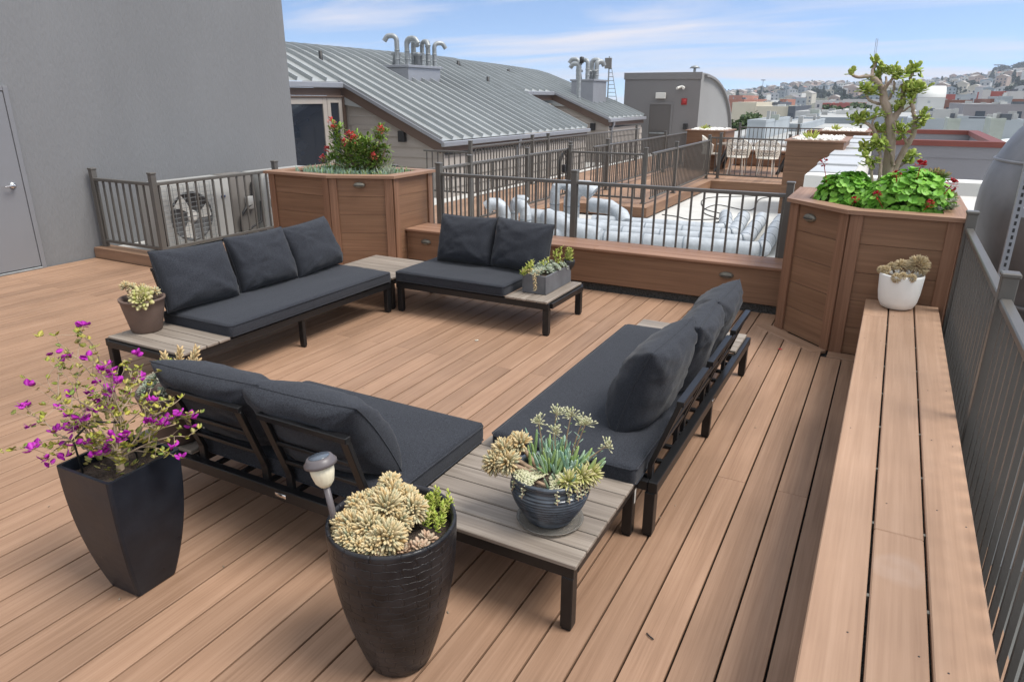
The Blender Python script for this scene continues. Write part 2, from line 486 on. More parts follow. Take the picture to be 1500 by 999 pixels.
far_deck('terrace_deck', -3.59, .0, 16.46, 22.5, 1, z=.004, h=.30)
far_deck('side_deck', -6.95, -5.13, 6.75, 26.0, 1, h=.15)

# ---------------------------------------------------------------- benches
def bench_right():
    t = thing('bench', 'long plank bench of three pale boards running beside the grey railing on the right', 'bench', (.21, 2.0, 0))
    m = MB()
    for i in range(3):
        xa = -.012 + i * .1515
        ys = [-1.0, 5.385]
        if i == 1: ys = [-1.0, 2.30, 5.385]
        if i == 0: ys = [-1.0, 4.95, 5.385]
        for a, b in zip(ys[:-1], ys[1:]):
            m.box(xa, xa + .143, a + .001, b - .001, .415, .44, .004, 0, 1)
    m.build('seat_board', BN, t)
    m = MB()
    m.box(.055, .075, -1.0, 5.38, .01, .41, 0, 0, 1)
    m.build('front_panel', PL, t)
    m = MB()
    m.box(.078, .40, -1.0, 5.38, .0, .40)
    m.build('base', GRV, t)
    # bead of screws and clips seen in the gaps
    y = .7
    while y < 5.2:
        for x in (.1352, .2867):
            m = MB(); m.box(x - .0035, x + .0035, y, y + .014, .405, .433); m.build('board_clip', PEWT, t)
        y += .41
    q = MB(); rr = random.Random(6)
    for i in range(3):
        xa = -.012 + i * .1515
        for y in (1.15, 1.72, 2.5, 3.1, 3.75, 4.4, 5.0):
            for dx in (.03, .113):
                if rr.random() < .45: q.lathe([(.0028, 0), (.0028, .0006), (0, .0007)], (xa + dx + rr.uniform(-.008, .008), y + rr.uniform(-.05, .05), .4401), 8)
    q.build('screw_heads', DKG, t)
bench_right()
def step_light(parent, c, nrm, w=.125, h=.062):
    n = V(nrm).normalized(); up = V((0, 0, 1)); sx = up.cross(n).normalized()
    m = MB(); vs = []; N = 24
    rings = [(1.0, 0.0), (1.0, .010), (.86, .020), (.45, .026), (0.02, .028)]
    for k, d in rings:
        for i in range(N):
            a = 2 * pi * i / N
            vs.append(V(c) + sx * (math.cos(a) * w / 2 * k) + up * (math.sin(a) * h / 2 * k) + n * d)
    fs = []
    for r in range(len(rings) - 1):
        for i in range(N):
            j = (i + 1) % N
            fs.append([r * N + i, r * N + j, (r + 1) * N + j, (r + 1) * N + i])
    m.add(vs, fs, 0, True)
    o = m.build('step_light', PEWT, parent)
    m = MB()
    m.obox(V(c) + n * .024 - up * .004, [sx, n, up], [w * .36, .008, .0035], .001)
    m.build('louver', DKG, o)
def bench_far():
    t = thing('bench', 'low box bench of reddish boards below the black baluster railing between the two big planters', 'bench', (-2.66, 6.3, 0))
    m = MB()
    x0, x1 = -4.615, -.66
    y = 6.165
    for i in range(3):
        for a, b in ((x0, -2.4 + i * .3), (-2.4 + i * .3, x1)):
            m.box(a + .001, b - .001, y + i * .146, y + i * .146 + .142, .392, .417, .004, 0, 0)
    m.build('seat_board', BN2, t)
    m = MB()
    m.box(x0, x1, 6.195, 6.217, .075, .389, .003, 0, 0)
    m.build('front_panel', PL, t)
    m = MB(); m.box(x0, x1, 6.24, 6.58, -.03, .385)
    m.build('base', GRV, t)
    step_light(t, (-4.36, 6.195, .285), (0, -1, 0))
    step_light(t, (-1.14, 6.195, .30), (0, -1, 0))
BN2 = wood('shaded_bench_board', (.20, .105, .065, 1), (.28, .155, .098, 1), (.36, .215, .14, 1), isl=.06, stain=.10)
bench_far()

# ---------------------------------------------------------------- large built planters
def offset_poly(P, d):
    n = len(P); out = []
    for i in range(n):
        p0, p1, p2 = V(P[i - 1]), V(P[i]), V(P[(i + 1) % n])
        e1 = (p1 - p0).normalized(); e2 = (p2 - p1).normalized()
        n1 = V((e1.y, -e1.x)); n2 = V((e2.y, -e2.x))
        k = (n1 + n2)
        k = k / max(.2, (1 + n1.dot(n2)))
        out.append((p1.x + k.x * d, p1.y + k.y * d))
    return out
def big_planter(P, zt, label, rows, lights, trim=.085, rimw=.11, cat='planter', z0=0.0, group=None, soil=SOIL, faces=None, simple=False):
    """P counter-clockwise polygon of the body"""
    cx = sum(p[0] for p in P) / len(P); cy = sum(p[1] for p in P) / len(P)
    t = thing('timber_planter', label, cat, (cx, cy, z0), group=group)
    n = len(P)
    body = MB(); rim = MB(); trims = []
    hz = (zt - .03 - z0) / rows
    for i in range(n):
        a = V((*P[i], 0)); b = V((*P[(i + 1) % n], 0)); d = (b - a).normalized(); nr = V((d.y, -d.x, 0)); L = (b - a).length
        for r in range(rows):
            body.obox((a + b) / 2 - nr * .011 + V((0, 0, z0 + hz * (r + .5))), [d, nr, V((0, 0, 1))], [L / 2 - .012, .010, hz / 2 - .0012], .0015)
        if not simple:
            for q, s in ((a, 1), (b, -1)):
                w = trim; tr = MB(); trims.append(tr)
                tr.obox(q + d * s * (w / 2 + .001) + nr * .009 + V((0, 0, (z0 + zt - .03) / 2)), [V((0, 0, 1)), d, nr], [(zt - .03 - z0) / 2, w / 2, .0095], .003)
    O = offset_poly(P, .045); I = offset_poly(P, -rimw)
    for i in range(n):
        j = (i + 1) % n
        q = [O[i], O[j], I[j], I[i]]
        vs = [(p[0], p[1], zt - .028) for p in q] + [(p[0], p[1], zt) for p in q]
        fs = [[3, 2, 1, 0], [4, 5, 6, 7], [0, 1, 5, 4], [2, 3, 7, 6], [1, 2, 6, 5], [3, 0, 4, 7]]
        d = (V(O[j]) - V(O[i])).normalized()
        uo = RND.uniform(0, 30)
        uv = [[(vs[k][0] * d.x + vs[k][1] * d.y + uo, -vs[k][0] * d.y + vs[k][1] * d.x + vs[k][2]) for k in f] for f in fs]
        rim.add(vs, fs, 0, False, uv)
    body.build('side_panel', PL, t)
    for tr in trims: tr.build('corner_trim', PLT, t)
    rim.build('rim', PLR, t)
    m = MB(); Q = offset_poly(P, -rimw + .03)
    m.poly_prism(Q, zt - .3, zt - .05)
    m.build('soil', soil, t)
    for c, nn in lights: step_light(t, c, nn)
    return t
PLT = wood('planter_trim', (.165, .082, .047, 1), (.23, .120, .072, 1), (.29, .16, .10, 1), isl=.10, stain=.08)
PLR = wood('planter_rim', (.22, .125, .08, 1), (.29, .17, .112, 1), (.36, .225, .155, 1), isl=.06, stain=.08)
PR = [(-.634, 6.62), (-.634, 5.858), (-.20, 5.425), (.475, 5.405), (.475, 6.62)]
big_planter(PR, 1.05, 'angled reddish timber planter holding the jade tree and geraniums', 5, [((-.48, 5.704, .93), (-.7, -.714, 0))])
PLp = [(-6.12, 6.72), (-6.12, 5.72), (-5.235, 5.70), (-4.615, 5.985), (-4.63, 6.72)]
big_planter(PLp, 1.0, 'angled reddish timber planter holding the red flowering shrub behind the sofa', 5, [((-4.93, 5.825, .90), (.418, -.908, 0))])

# ---------------------------------------------------------------- railings
def fence(name, label, pts, z0, zt, posts, pick=.114, rail=.045, pw=.06, z_rail=.09, group=None, post_h=.09, gate=None, ps=.018):
    """pts: polyline of (x,y); posts: list per segment of t values"""
    t = thing(name, label, 'railing', (pts[0][0], pts[0][1], z0), group=group)
    pp = MB()
    for (a, b), ts in zip(zip(pts[:-1], pts[1:]), posts):
        a = V((*a, 0)); b = V((*b, 0)); d = (b - a).normalized(); L = (b - a).length; n = V((d.y, -d.x, 0))
        for tt in ts:
            c = a + d * (L * tt)
            q = MB()
            h = zt + post_h - z0
            q.obox(c + V((0, 0, z0 + h / 2)), [V((0, 0, 1)), d, n], [h / 2, pw / 2, pw / 2], .003)
            q.obox(c + V((0, 0, z0 + h + .008)), [d, n, V((0, 0, 1))], [pw / 2 + .006, pw / 2 + .006, .010], .005)
            q.obox(c + V((0, 0, z0 + .008)), [d, n, V((0, 0, 1))], [pw / 2 + .018, pw / 2 + .018, .008], .002)
            q.build('post', FNC, t)
        P = MB()
        mid = a + d * (L / 2)
        P.obox(mid + V((0, 0, zt - .016)), [d, n, V((0, 0, 1))], [L / 2, rail / 2, .017], .005)
        P.obox(mid + V((0, 0, z0 + z_rail)), [d, n, V((0, 0, 1))], [L / 2, .016, .016], .003)
        k = int(L / pick); sp = L / k
        for i in range(k):
            c = a + d * (sp * (i + .5))
            P.obox(c + V((0, 0, (z0 + z_rail + zt - .03) / 2)), [V((0, 0, 1)), d, n], [(zt - .03 - z0 - z_rail) / 2, ps / 2, ps / 2], 0)
        P.build('baluster_panel', FNC, t)
    return t
fence('railing', 'grey railing with close balusters seen edge-on beside the plank bench', [(.505, -1.2), (.505, 5.33)], .02, 1.0, [[.315, .71, .998]])
fence('railing', 'dark baluster railing standing behind the low box bench', [(-4.47, 6.63), (-.74, 6.63)], .0, .985, [[0.004, .445, .996]])
fence('railing', 'short dark baluster railing fencing off the heat pumps beside the grey wall', [(-7.98, 4.86), (-6.93, 4.86), (-6.93, 6.6)], .1, .905, [[.012, .992], [.99]], pick=.112)
fence('railing', 'dark railing on the left edge of the white roof with a gate latch and hose', [(-5.32, 6.9), (-5.32, 12.38)], .0, .90, [[.01, .33, .66, .985]])
fence('railing', 'dark railing across the near end of the walkway above the white roof', [(-5.25, 12.13), (-3.80, 12.13)], .0, .86, [[.0, .99]])
fence('railing', 'long dark railing on the right side of the walkway beyond the white roof', [(-3.72, 12.2), (-3.80, 16.9)], .0, .88, [[.35, .98]])
fence('railing', 'long dark railing along the left side of the walkway towards the tower door', [(-5.10, 12.9), (-5.10, 22.5)], .0, .90, [[.08, .5, .98]])
fence('railing', 'dark railing nearest the siding house on the left', [(-6.85, 11.24), (-6.85, 21.0)], .0, .93, [[.0, .26, .34, .97]])
fence('railing', 'short dark railing at the corner of the siding house', [(-7.9, 11.26), (-6.9, 11.26)], .0, .84, [[]])
fence('railing', 'dark railing in front of the white wire chairs on the far terrace', [(-3.85, 17.0), (-2.05, 16.9)], .0, .93, [[.15, .99]], post_h=.09)
fence('railing', 'dark railing on the far edge of the terrace behind the table', [(-4.2, 22.4), (-.9, 22.4)], .0, .98, [[.0, .5, .99]])
fence('railing', 'black railing beyond the right railing near the metal tank', [(.95, 6.5), (2.6, 6.5)], -.2, .55, [[.15]], pick=.3)

# ---------------------------------------------------------------- lounge furniture
def pillow_mb(m, c, W, H, T, lean, seed, yaw=0.0, droop=0.0, roll=0.0, sag=.0):
    """cushion: local x width, z height, y thickness; leans back (top towards +y)"""
    N = 30
    rr = random.Random(seed)
    off = V((rr.uniform(0, 50), rr.uniform(0, 50), rr.uniform(0, 50)))
    folds = [(rr.choice((-1, 1)) * rr.uniform(.55, 1.0), rr.uniform(-.9, .9), rr.uniform(9, 16), rr.uniform(0, 6), rr.uniform(.004, .008)) for _ in range(7)]
    corners = [(a, b, rr.uniform(0, 6)) for a in (-1, 1) for b in (-1, 1)]
    q = Matrix.Rotation(yaw, 3, 'Z') @ Matrix.Rotation(-lean, 3, 'X') @ Matrix.Rotation(roll, 3, 'Y')
    vs = []; idx = {}
    for side in (1, -1):
        for i in range(N + 1):
            for j in range(N + 1):
                edge = i in (0, N) or j in (0, N)
                if side == -1 and edge:
                    idx[(side, i, j)] = idx[(1, i, j)]; continue
                u = -math.cos(pi * i / N); w = -math.cos(pi * j / N)
                u = .55 * u + .45 * (2 * i / N - 1); w = .55 * w + .45 * (2 * j / N - 1)
                ex = (max(0, 1 - abs(u) ** 3.4)) * (max(0, 1 - abs(w) ** 3.4))
                h = T / 2 * ex ** .47 * (1 - .22 * w)
                x = u * W / 2 * (1 - .05 * (1 - w * w)); z = w * H / 2 * (1 - .045 * (1 - u * u))
                r = math.hypot(u, w)
                a = math.atan2(w, u)
                # radial gathers running in from the seams, fading to the middle
                g = 0
                for (fu, fw, fr, ph, am) in folds:
                    d = math.hypot(u - fu, w - fw)
                    g += am * math.sin(fr * math.atan2(w - fw, u - fu) + ph) * math.exp(-d * 2.4) * min(1, d * 4)
                for (fu, fw, ph) in corners:
                    d = math.hypot(u - fu, w - fw)
                    g += .010 * math.sin(9 * math.atan2(w - fw, u - fu) + ph) * math.exp(-d * 1.5) * min(1, d * 3)
                g += .005 * math.sin(u * 15 + 2 * math.sin(u * 3 + off.x) + off.y) * math.exp(-(1 - abs(w)) * 6)
                g += .004 * math.sin(w * 12 + 2 * math.sin(w * 3 + off.y) + off.x) * math.exp(-(1 - abs(u)) * 6)
                nz = mnoise.noise(V((u * 2.4, w * 2.4, side * 3.0)) + off) * .010 + mnoise.noise(V((u * 6, w * 5, side * 3.0)) + off) * .003
                h2 = h + (g + nz) * min(1, ex * 3) * 1.0
                p = V((x, side * -h2, z))
                p.y += droop * (w + 1) ** 2 * .25 + sag * (1 - u * u)
                p.z -= .5 * abs(droop) * max(0, w) ** 2 * .4
                idx[(side, i, j)] = len(vs)
                vs.append(q @ p + V(c))
    fs = []
    for side in (1, -1):
        for i in range(N):
            for j in range(N):
                f = [idx[(side, i, j)], idx[(side, i + 1, j)], idx[(side, i + 1, j + 1)], idx[(side, i, j + 1)]]
                if side == -1: f.reverse()
                fs.append(f)
    m.add(vs, fs, 0, True)
    path = [idx[(1, i, 0)] for i in range(N)] + [idx[(1, N, j)] for j in range(N)] + [idx[(1, N - i, N)] for i in range(N)] + [idx[(1, 0, N - j)] for j in range(N)]
    m.tube([vs[k] for k in path], .0030, 6, closed=True)
def seat_cushion_mb(m, x0, x1, y0, y1, z0, z1, seed):
    off = V((seed * 3.1, seed * 1.7, 0))
    def disp(co):
        n = mnoise.noise(V((co.x * 5, co.y * 5, 0)) + off)
        n2 = mnoise.noise(V((co.x * 14, co.y * 14, 2)) + off)
        c = co.copy()
        tz = (co.z - z0) / (z1 - z0)
        ed = min(co.x - x0, x1 - co.x, co.y - y0, y1 - co.y)
        c.z += tz * (n * .006 + n2 * .0022 + .008 * min(1, max(0, ed) * 6))
        if ed < .02:
            c.x += n2 * .004; c.y += n * .004
        return c
    m.rbox(x0, x1, y0, y1, z0, z1, .030, 4, 0, 14, disp)
    # welt seams round the top and bottom edges
    for z in (z1 - .012, z0 + .014):
        e = .0015
        P = [(x0 + .02, y0 - e, z), (x1 - .02, y0 - e, z), (x1 + e, y0 + .02, z), (x1 + e, y1 - .02, z), (x1 - .02, y1 + e, z), (x0 + .02, y1 + e, z), (x0 - e, y1 - .02, z), (x0 - e, y0 + .02, z)]
        m.tube(P, .0035, 6, closed=True)
def slats(t, x0, x1, y0, y1, z, n, over=.012):
    m = MB(); w = (x1 - x0) / n
    for i in range(n):
        m.box(x0 + i * w + .003, x0 + (i + 1) * w - .003, y0 - over, y1 + over, z, z + .018, .003, 0, 1)
    m.build('slat_top', SL, t, False)
def sofa(label, loc, rz, L, D, slat, cush, pillows, backs, seed, badge=None, mid=True, group='charcoal lounge sofas'):
    t = thing('lounge_sofa', label, 'sofa', loc, rz, group)
    zt = .268
    f = MB()
    for y in (.02, D - .02):
        f.box(.0, L, y - .02, y + .02, zt - .052, zt, .003, 0, 0)
    xs = [.02, L - .02, slat[0], slat[1]] + ([L * .5] if mid else [])
    for x in xs:
        f.box(x - .018, x + .018, .042, D - .042, zt - .048, zt - .003, .003, 0, 1)
    n = int((cush[1] - cush[0]) / .15)
    for i in range(1, n):
        x = cush[0] + (cush[1] - cush[0]) * i / n
        f.box(x - .012, x + .012, .042, D - .042, zt - .022, zt - .004, .002, 0, 1)
    f.build('frame', BLK, t, False)
    lp = [(.028, .03), (L - .028, .03), (.028, D - .03), (L - .028, D - .03)]
    if mid: lp += [(L * .5, .03), (L * .5, D - .03)]
    for i, (x, y) in enumerate(lp):
        g = MB(); w = .026 if i < 4 else .016
        g.box(x - w, x + w, y - .022, y + .022, .012, zt - .054, .003, 0, 2)
        g.box(x - w * .8, x + w * .8, y - .018, y + .018, .0, .012, .002)
        g.build('leg', BLK, t, False)
    slats(t, slat[0] + .004, slat[1] - .004, .0, D - .04, zt + .001, 4)
    c = MB(); seat_cushion_mb(c, cush[0], cush[1], -.012, D - .07, zt + .003, zt + .098, seed)
    c.build('seat_cushion', FAB, t, False)
    for (xc, w) in backs:
        b = MB()
        y0 = D - .045
        def P(s, z):   # upright runs straight then leans
            return y0 + (0 if z < .33 else (z - .33) * .34)
        for sx in (-1, 1):
            x = xc + sx * (w / 2 - .018)
            b.bar((x, y0, zt - .03), (x, y0, .335), .036, .02, (0, 1, 0))
            b.bar((x, y0, .33), (x, P(0, .62), .62), .036, .02, (0, 1, 0))
        b.bar((xc - w / 2, P(0, .63), .628), (xc + w / 2, P(0, .63), .628), .030, .024, (0, 0, 1))
        for z in (.40, .50, .56)[:2]:
            b.bar((xc - w / 2 + .03, P(0, z), z), (xc + w / 2 - .03, P(0, z), z), .016, .016)
        b.build('back_frame', BLK, t, False)
    for i, p in enumerate(pillows):
        xc, w, kw = p
        m = MB()
        pillow_mb(m, (xc, D - .155 + kw.get('dy', 0), .575 + kw.get('dz', 0)), w, kw.get('h', .43), kw.get('T', .235), kw.get('lean', .26), seed * 10 + i, kw.get('yaw', 0), kw.get('droop', 0), kw.get('roll', 0))
        m.build('back_cushion', FAB, t, False)
    if badge is not None:
        m = MB(); m.rbox(badge - .03, badge + .03, D - .0005, D + .003, zt - .034, zt - .016, .0014, 1)
        m.build('badge', CHR, t, False)
    return t
# left three-seater, looking towards +X
sofa('three-cushion charcoal sofa at the left, brown clay pot standing on its slatted end', (-3.67, 2.56, 0), pi / 2, 2.11, .74, (0, .385), (.385, 2.10),
     [(.64, .60, dict(roll=.05, lean=.33)), (1.25, .57, dict(yaw=-.02, lean=.30)), (1.80, .58, dict(yaw=.05, roll=-.04, lean=.36))], [(.66, .42), (1.20, .42), (1.74, .42)], 1)
# back two-seater, looking towards the camera side
sofa('two-cushion charcoal sofa by the low box bench, grey trough on its slatted end', (-3.645, 4.70, 0), 0, 1.465, .71, (1.08, 1.465), (.0, 1.075),
     [(.39, .57, dict(yaw=.03)), (.945, .56, dict(yaw=-.05, roll=.03))], [(.33, .42), (.85, .42)], 2, mid=False)
# right three-seater seen from behind
sofa('three-cushion charcoal sofa on the right seen from behind beside the plank bench', (-1.385, 4.64, 0), -pi / 2, 2.125, .735, (0, .385), (.385, 2.215),
     [(.70, .56, dict(lean=.30, droop=.05, T=.24)), (1.19, .56, dict(lean=.26, droop=.06, yaw=.06, T=.24)), (1.66, .60, dict(lean=.22, droop=.05, T=.25, yaw=-.04, dy=-.04, h=.45))], [(.86, .42), (1.37, .43), (1.88, .43)], 3, badge=1.10)
# front two-seater seen from behind
sofa('two-cushion charcoal sofa seen from behind between the two tall black pots', (-1.47, 2.49, 0), pi, 1.465, .755, (1.08, 1.465), (.0, 1.10),
     [(.36, .60, dict(lean=.34, droop=.09, T=.25, dy=.02, roll=.03)), (.87, .60, dict(lean=.34, droop=.10, T=.25, dy=.02, yaw=.05))], [(.30, .44), (.83, .42)], 4, badge=.52, mid=False)
def corner_table(label, x0, x1, y0, y1):
    t = thing('slatted_table', label, 'table', (x0, y0, 0), group='low slatted corner tables')
    zt = .272; w, d = x1 - x0, y1 - y0
    f = MB()
    for y in (.02, d - .02): f.box(0, w, y - .02, y + .02, zt - .045, zt, .003, 0, 0)
    for x in (.02, w - .02): f.box(x - .02, x + .02, .042, d - .042, zt - .045, zt - .002, .003, 0, 1)
    f.box(w / 2 - .015, w / 2 + .015, .042, d - .042, zt - .03, zt - .003, .003, 0, 1)
    f.build('frame', BLK, t, False)
    for x in (.025, w - .025):
        for y in (.025, d - .025):
            g = MB(); g.box(x - .022, x + .022, y - .022, y + .022, .010, zt - .047, .003, 0, 2)
            g.box(x - .018, x + .018, y - .018, y + .018, 0, .010, .002)
            g.build('leg', BLK, t, False)
    m = MB(); n = 7; p = (d + .02) / n
    for i in range(n): m.box(-.01, w + .01, -.01 + i * p + .003, -.01 + (i + 1) * p - .003, zt + .001, zt + .019, .003, 0, 0)
    m.build('slat_top', SL, t, False)
    return t
ct = corner_table('square slatted table in the foreground carrying the blue ribbed pot', -1.445, -.735, 1.835, 2.525)
m = MB(); m.box(.7085, .7095, .655, .672, .16, .235); m.build('care_tag', OFFW, ct, False)
corner_table('square slatted table in the far corner between two charcoal sofas', -4.40, -3.70, 4.715, 5.385)

# ---------------------------------------------------------------- pots
TERR = mat('brown_clay', lin(104, 86, 77), rough=.7, var=.14, scale=9, bump=.2, bscale=50, bdist=.004)
TERR2 = mat('dark_brown_clay', lin(84, 70, 64), rough=.65, var=.14, scale=9)
BPL = mat('worn_black_resin', (.006, .008, .013, 1), rough=.32, var=.4, scale=7, bump=.15, bscale=12, bdist=.008, col2=(.017, .021, .030, 1), rvar=.16, spec=.32, detail=8)  # worn resin; the blue of reflected sky is put into the base colour
RIBG = None
def pot(label, c, prof, M, soil_r, soil_z, n=40, fn=None, name='plant_pot'):
    t = thing(name, label, 'pot', c)
    m = MB(); m.lathe(prof, (0, 0, 0), n, fn=fn)
    m.build('pot_body', M, t, False)
    s = MB(); s.lathe([(soil_r, soil_z), (soil_r * .66, soil_z + .012), (soil_r * .3, soil_z + .017), (.001, soil_z + .018)], n=24)
    s.build('soil', SOIL, t, False)
    return t
# brown pot on the left sofa's slats
pot('brown clay pot with a yellow-green rosette on the slatted end of the left sofa', (-4.27, 2.775, .288), [(.0, 0), (.088, 0), (.097, .01), (.128, .16), (.137, .212), (.143, .216), (.143, .230), (.132, .230), (.125, .20), (.12, .17)], TERR, .123, .190)
pot('dark brown clay pot behind the magenta bougainvillea on the foreground sofa slats', (-2.72, 1.83, .288), [(.0, 0), (.095, 0), (.102, .01), (.140, .20), (.150, .235), (.150, .245), (.138, .245), (.13, .2)], TERR2, .132, .205)
WPT = mat('white_ceramic', lin(232, 232, 228), rough=.55, var=.05, scale=5, bump=.05, bscale=20)
pot('round white pot of dried succulents at the far end of the plank bench', (.178, 5.24, .441), [(.0, 0), (.075, 0), (.100, .012), (.118, .05), (.128, .11), (.136, .225), (.134, .236), (.126, .236), (.118, .20)], WPT, .12, .19)
# blue ribbed pot
def blue_mat():
    m, nt, b = newmat('blue_glaze'); lk = nt.links
    tc = nd(nt, 'ShaderNodeTexCoord'); n = nd(nt, 'ShaderNodeTexNoise'); n.inputs['Scale'].default_value = 14; n.inputs['Detail'].default_value = 5
    mp = nd(nt, 'ShaderNodeMapping'); mp.inputs['Scale'].default_value = (1, 1, 3)
    lk.new(tc.outputs['Object'], mp.inputs[0]); lk.new(mp.outputs[0], n.inputs['Vector'])
    rp = nd(nt, 'ShaderNodeValToRGB'); rp.color_ramp.elements[0].position = .35; rp.color_ramp.elements[1].position = .7
    rp.color_ramp.elements[0].color = (.028, .034, .044, 1); rp.color_ramp.elements[1].color = (.085, .105, .13, 1)
    lk.new(n.outputs['Fac'], rp.inputs['Fac']); lk.new(rp.outputs['Color'], b.inputs['Base Color'])
    b.inputs['Roughness'].default_value = .24; b.inputs['Coat Weight'].default_value = .3
    return m
prof = [(0, 0), (.075, 0), (.085, .006)]
for i in range(66):
    u = i / 65.0
    r = .085 + (.147 - .085) * math.sin(min(1, u * 1.12) * pi / 2) - .012 * max(0, u - .8) / .2
    prof.append((r + .0030 * math.cos(u * 2 * pi * 13) * (1 if u < .9 else .3), .008 + u * .165))
prof += [(.137, .180), (.145, .186), (.148, .194), (.144, .202), (.132, .200), (.126, .185), (.124, .16)]
pot('blue-black glazed pot with fine ribs on the foreground slatted table', (-.925, 2.045, .298), prof, blue_mat(), .126, .172, 48)
m = MB(); m.lathe([(0, 0), (.10, 0), (.116, .006), (.126, .014), (.123, .015), (.113, .008), (.098, .004), (0, .003)], (0, 0, 0), 40)
CLR = mat('clear_plastic_saucer', lin(185, 180, 172), rough=.15, var=.05)
CLR.node_tree.nodes['Principled BSDF'].inputs['Transmission Weight'].default_value = .7
CLR.node_tree.nodes['Principled BSDF'].inputs['IOR'].default_value = 1.2
single('saucer', m, CLR, 'clear plastic saucer under the blue-black ribbed pot', 'saucer', (-.92, 2.04, .2925))
# tall round black pot with brick-like relief
def brick_mat():
    m, nt, b = newmat('embossed_black_resin'); lk = nt.links
    tc = nd(nt, 'ShaderNodeTexCoord'); mp = nd(nt, 'ShaderNodeMapping'); mp.inputs['Scale'].default_value = (7.5, 17, 1)
    n0 = nd(nt, 'ShaderNodeTexNoise'); n0.inputs['Scale'].default_value = 30; n0.inputs['Detail'].default_value = 3
    lk.new(tc.outputs['Object'], n0.inputs['Vector'])
    mxv = nd(nt, 'ShaderNodeMixRGB'); mxv.inputs[0].default_value = .02
    lk.new(tc.outputs['UV'], mxv.inputs[1]); lk.new(n0.outputs['Color'], mxv.inputs[2])
    lk.new(mxv.outputs[0], mp.inputs[0])
    br = nd(nt, 'ShaderNodeTexBrick'); br.inputs['Scale'].default_value = 1; br.inputs['Mortar Size'].default_value = .035
    br.inputs['Brick Width'].default_value = .52; br.inputs['Row Height'].default_value = .44; br.inputs['Mortar Smooth'].default_value = .9
    br.inputs['Color1'].default_value = (.2, .2, .2, 1); br.inputs['Color2'].default_value = (1, 1, 1, 1); br.inputs['Bias'].default_value = 0
    lk.new(mp.outputs[0], br.inputs['Vector'])
    n = nd(nt, 'ShaderNodeTexNoise'); n.inputs['Scale'].default_value = 9; n.inputs['Detail'].default_value = 6
    lk.new(tc.outputs['Object'], n.inputs['Vector'])
    rp = nd(nt, 'ShaderNodeValToRGB'); rp.color_ramp.elements[0].position = .38; rp.color_ramp.elements[1].position = .75
    rp.color_ramp.elements[0].color = (.008, .008, .010, 1); rp.color_ramp.elements[1].color = (.034, .033, .037, 1)
    lk.new(n.outputs['Fac'], rp.inputs['Fac']); lk.new(rp.outputs[0], b.inputs['Base Color'])
    b.inputs['Roughness'].default_value = .33; b.inputs['Specular IOR Level'].default_value = .32
    mm = nd(nt, 'ShaderNodeMath', operation='MULTIPLY_ADD'); mm.inputs[1].default_value = -1.0
    rgb = nd(nt, 'ShaderNodeRGBToBW'); lk.new(br.outputs['Color'], rgb.inputs[0])
    m2 = nd(nt, 'ShaderNodeMath', operation='MULTIPLY'); m2.inputs[1].default_value = .35; lk.new(rgb.outputs[0], m2.inputs[0])
    lk.new(br.outputs['Fac'], mm.inputs[0]); lk.new(m2.outputs[0], mm.inputs[2])
    bp = nd(nt, 'ShaderNodeBump'); bp.inputs['Strength'].default_value = .7; bp.inputs['Distance'].default_value = .0035
    lk.new(mm.outputs[0], bp.inputs['Height']); lk.new(bp.outputs[0], b.inputs['Normal'])
    return m
prof = [(0, 0), (.095, 0), (.104, .008)]
for i in range(1, 25):
    u = i / 24
    prof.append((.104 + .098 * math.sin(u * pi / 2) ** .9, .008 + u * .512))
prof += [(.203, .532), (.201, .541), (.192, .541), (.187, .53), (.182, .47)]
pot('tall round black pot with embossed brick relief in the foreground', (-1.205, 1.47, 0), prof, brick_mat(), .184, .485, 64)
# tall square black planter
def square_planter():
    t = thing('square_planter', 'tall square black tapering planter with the bougainvillea at the left', 'pot', (-2.325, 1.315, 0), .03)
    m = MB(); H = .535; N = 14
    ring = []
    def half(u): return .083 + .062 * (1 - (1 - u) ** 2.2) 
    def sq(h, z, r=.012):
        out = []
        for (sx, sy) in ((1, 1), (-1, 1), (-1, -1), (1, -1)):
            for k in range(3):
                a = math.atan2(sy, sx) - pi / 4 + pi / 4 * k
                out.append((sx * (h - r) + r * math.cos(a), sy * (h - r) + r * math.sin(a), z))
        return out
    vs = []; rings = [(0.08, 0.0)] + [(half(i / N), .004 + (H - .004) * i / N) for i in range(N + 1)] + [(half(1) - .012, H), (half(1) - .016, H - .09)]
    for h, z in rings: vs += sq(h, z)
    fs = []; n = 12
    for i in range(len(rings) - 1):
        for k in range(n):
            k2 = (k + 1) % n
            fs.append([i * n + k, i * n + k2, (i + 1) * n + k2, (i + 1) * n + k])
    m.add(vs, fs, 0, False)
    m.build('pot_body', BPL, t, False)
    s = MB(); h = half(1) - .017; N2 = 10
    vs = [(-h + 2 * h * i / N2, -h + 2 * h * j / N2, H - .045 + .012 * mnoise.noise(V((i * .7, j * .7, 3)))) for i in range(N2 + 1) for j in range(N2 + 1)]
    s.add(vs, [[i * (N2 + 1) + j, (i + 1) * (N2 + 1) + j, (i + 1) * (N2 + 1) + j + 1, i * (N2 + 1) + j + 1] for i in range(N2) for j in range(N2)], 0, True)
    s.build('soil', SOIL, t, False)
square_planter()
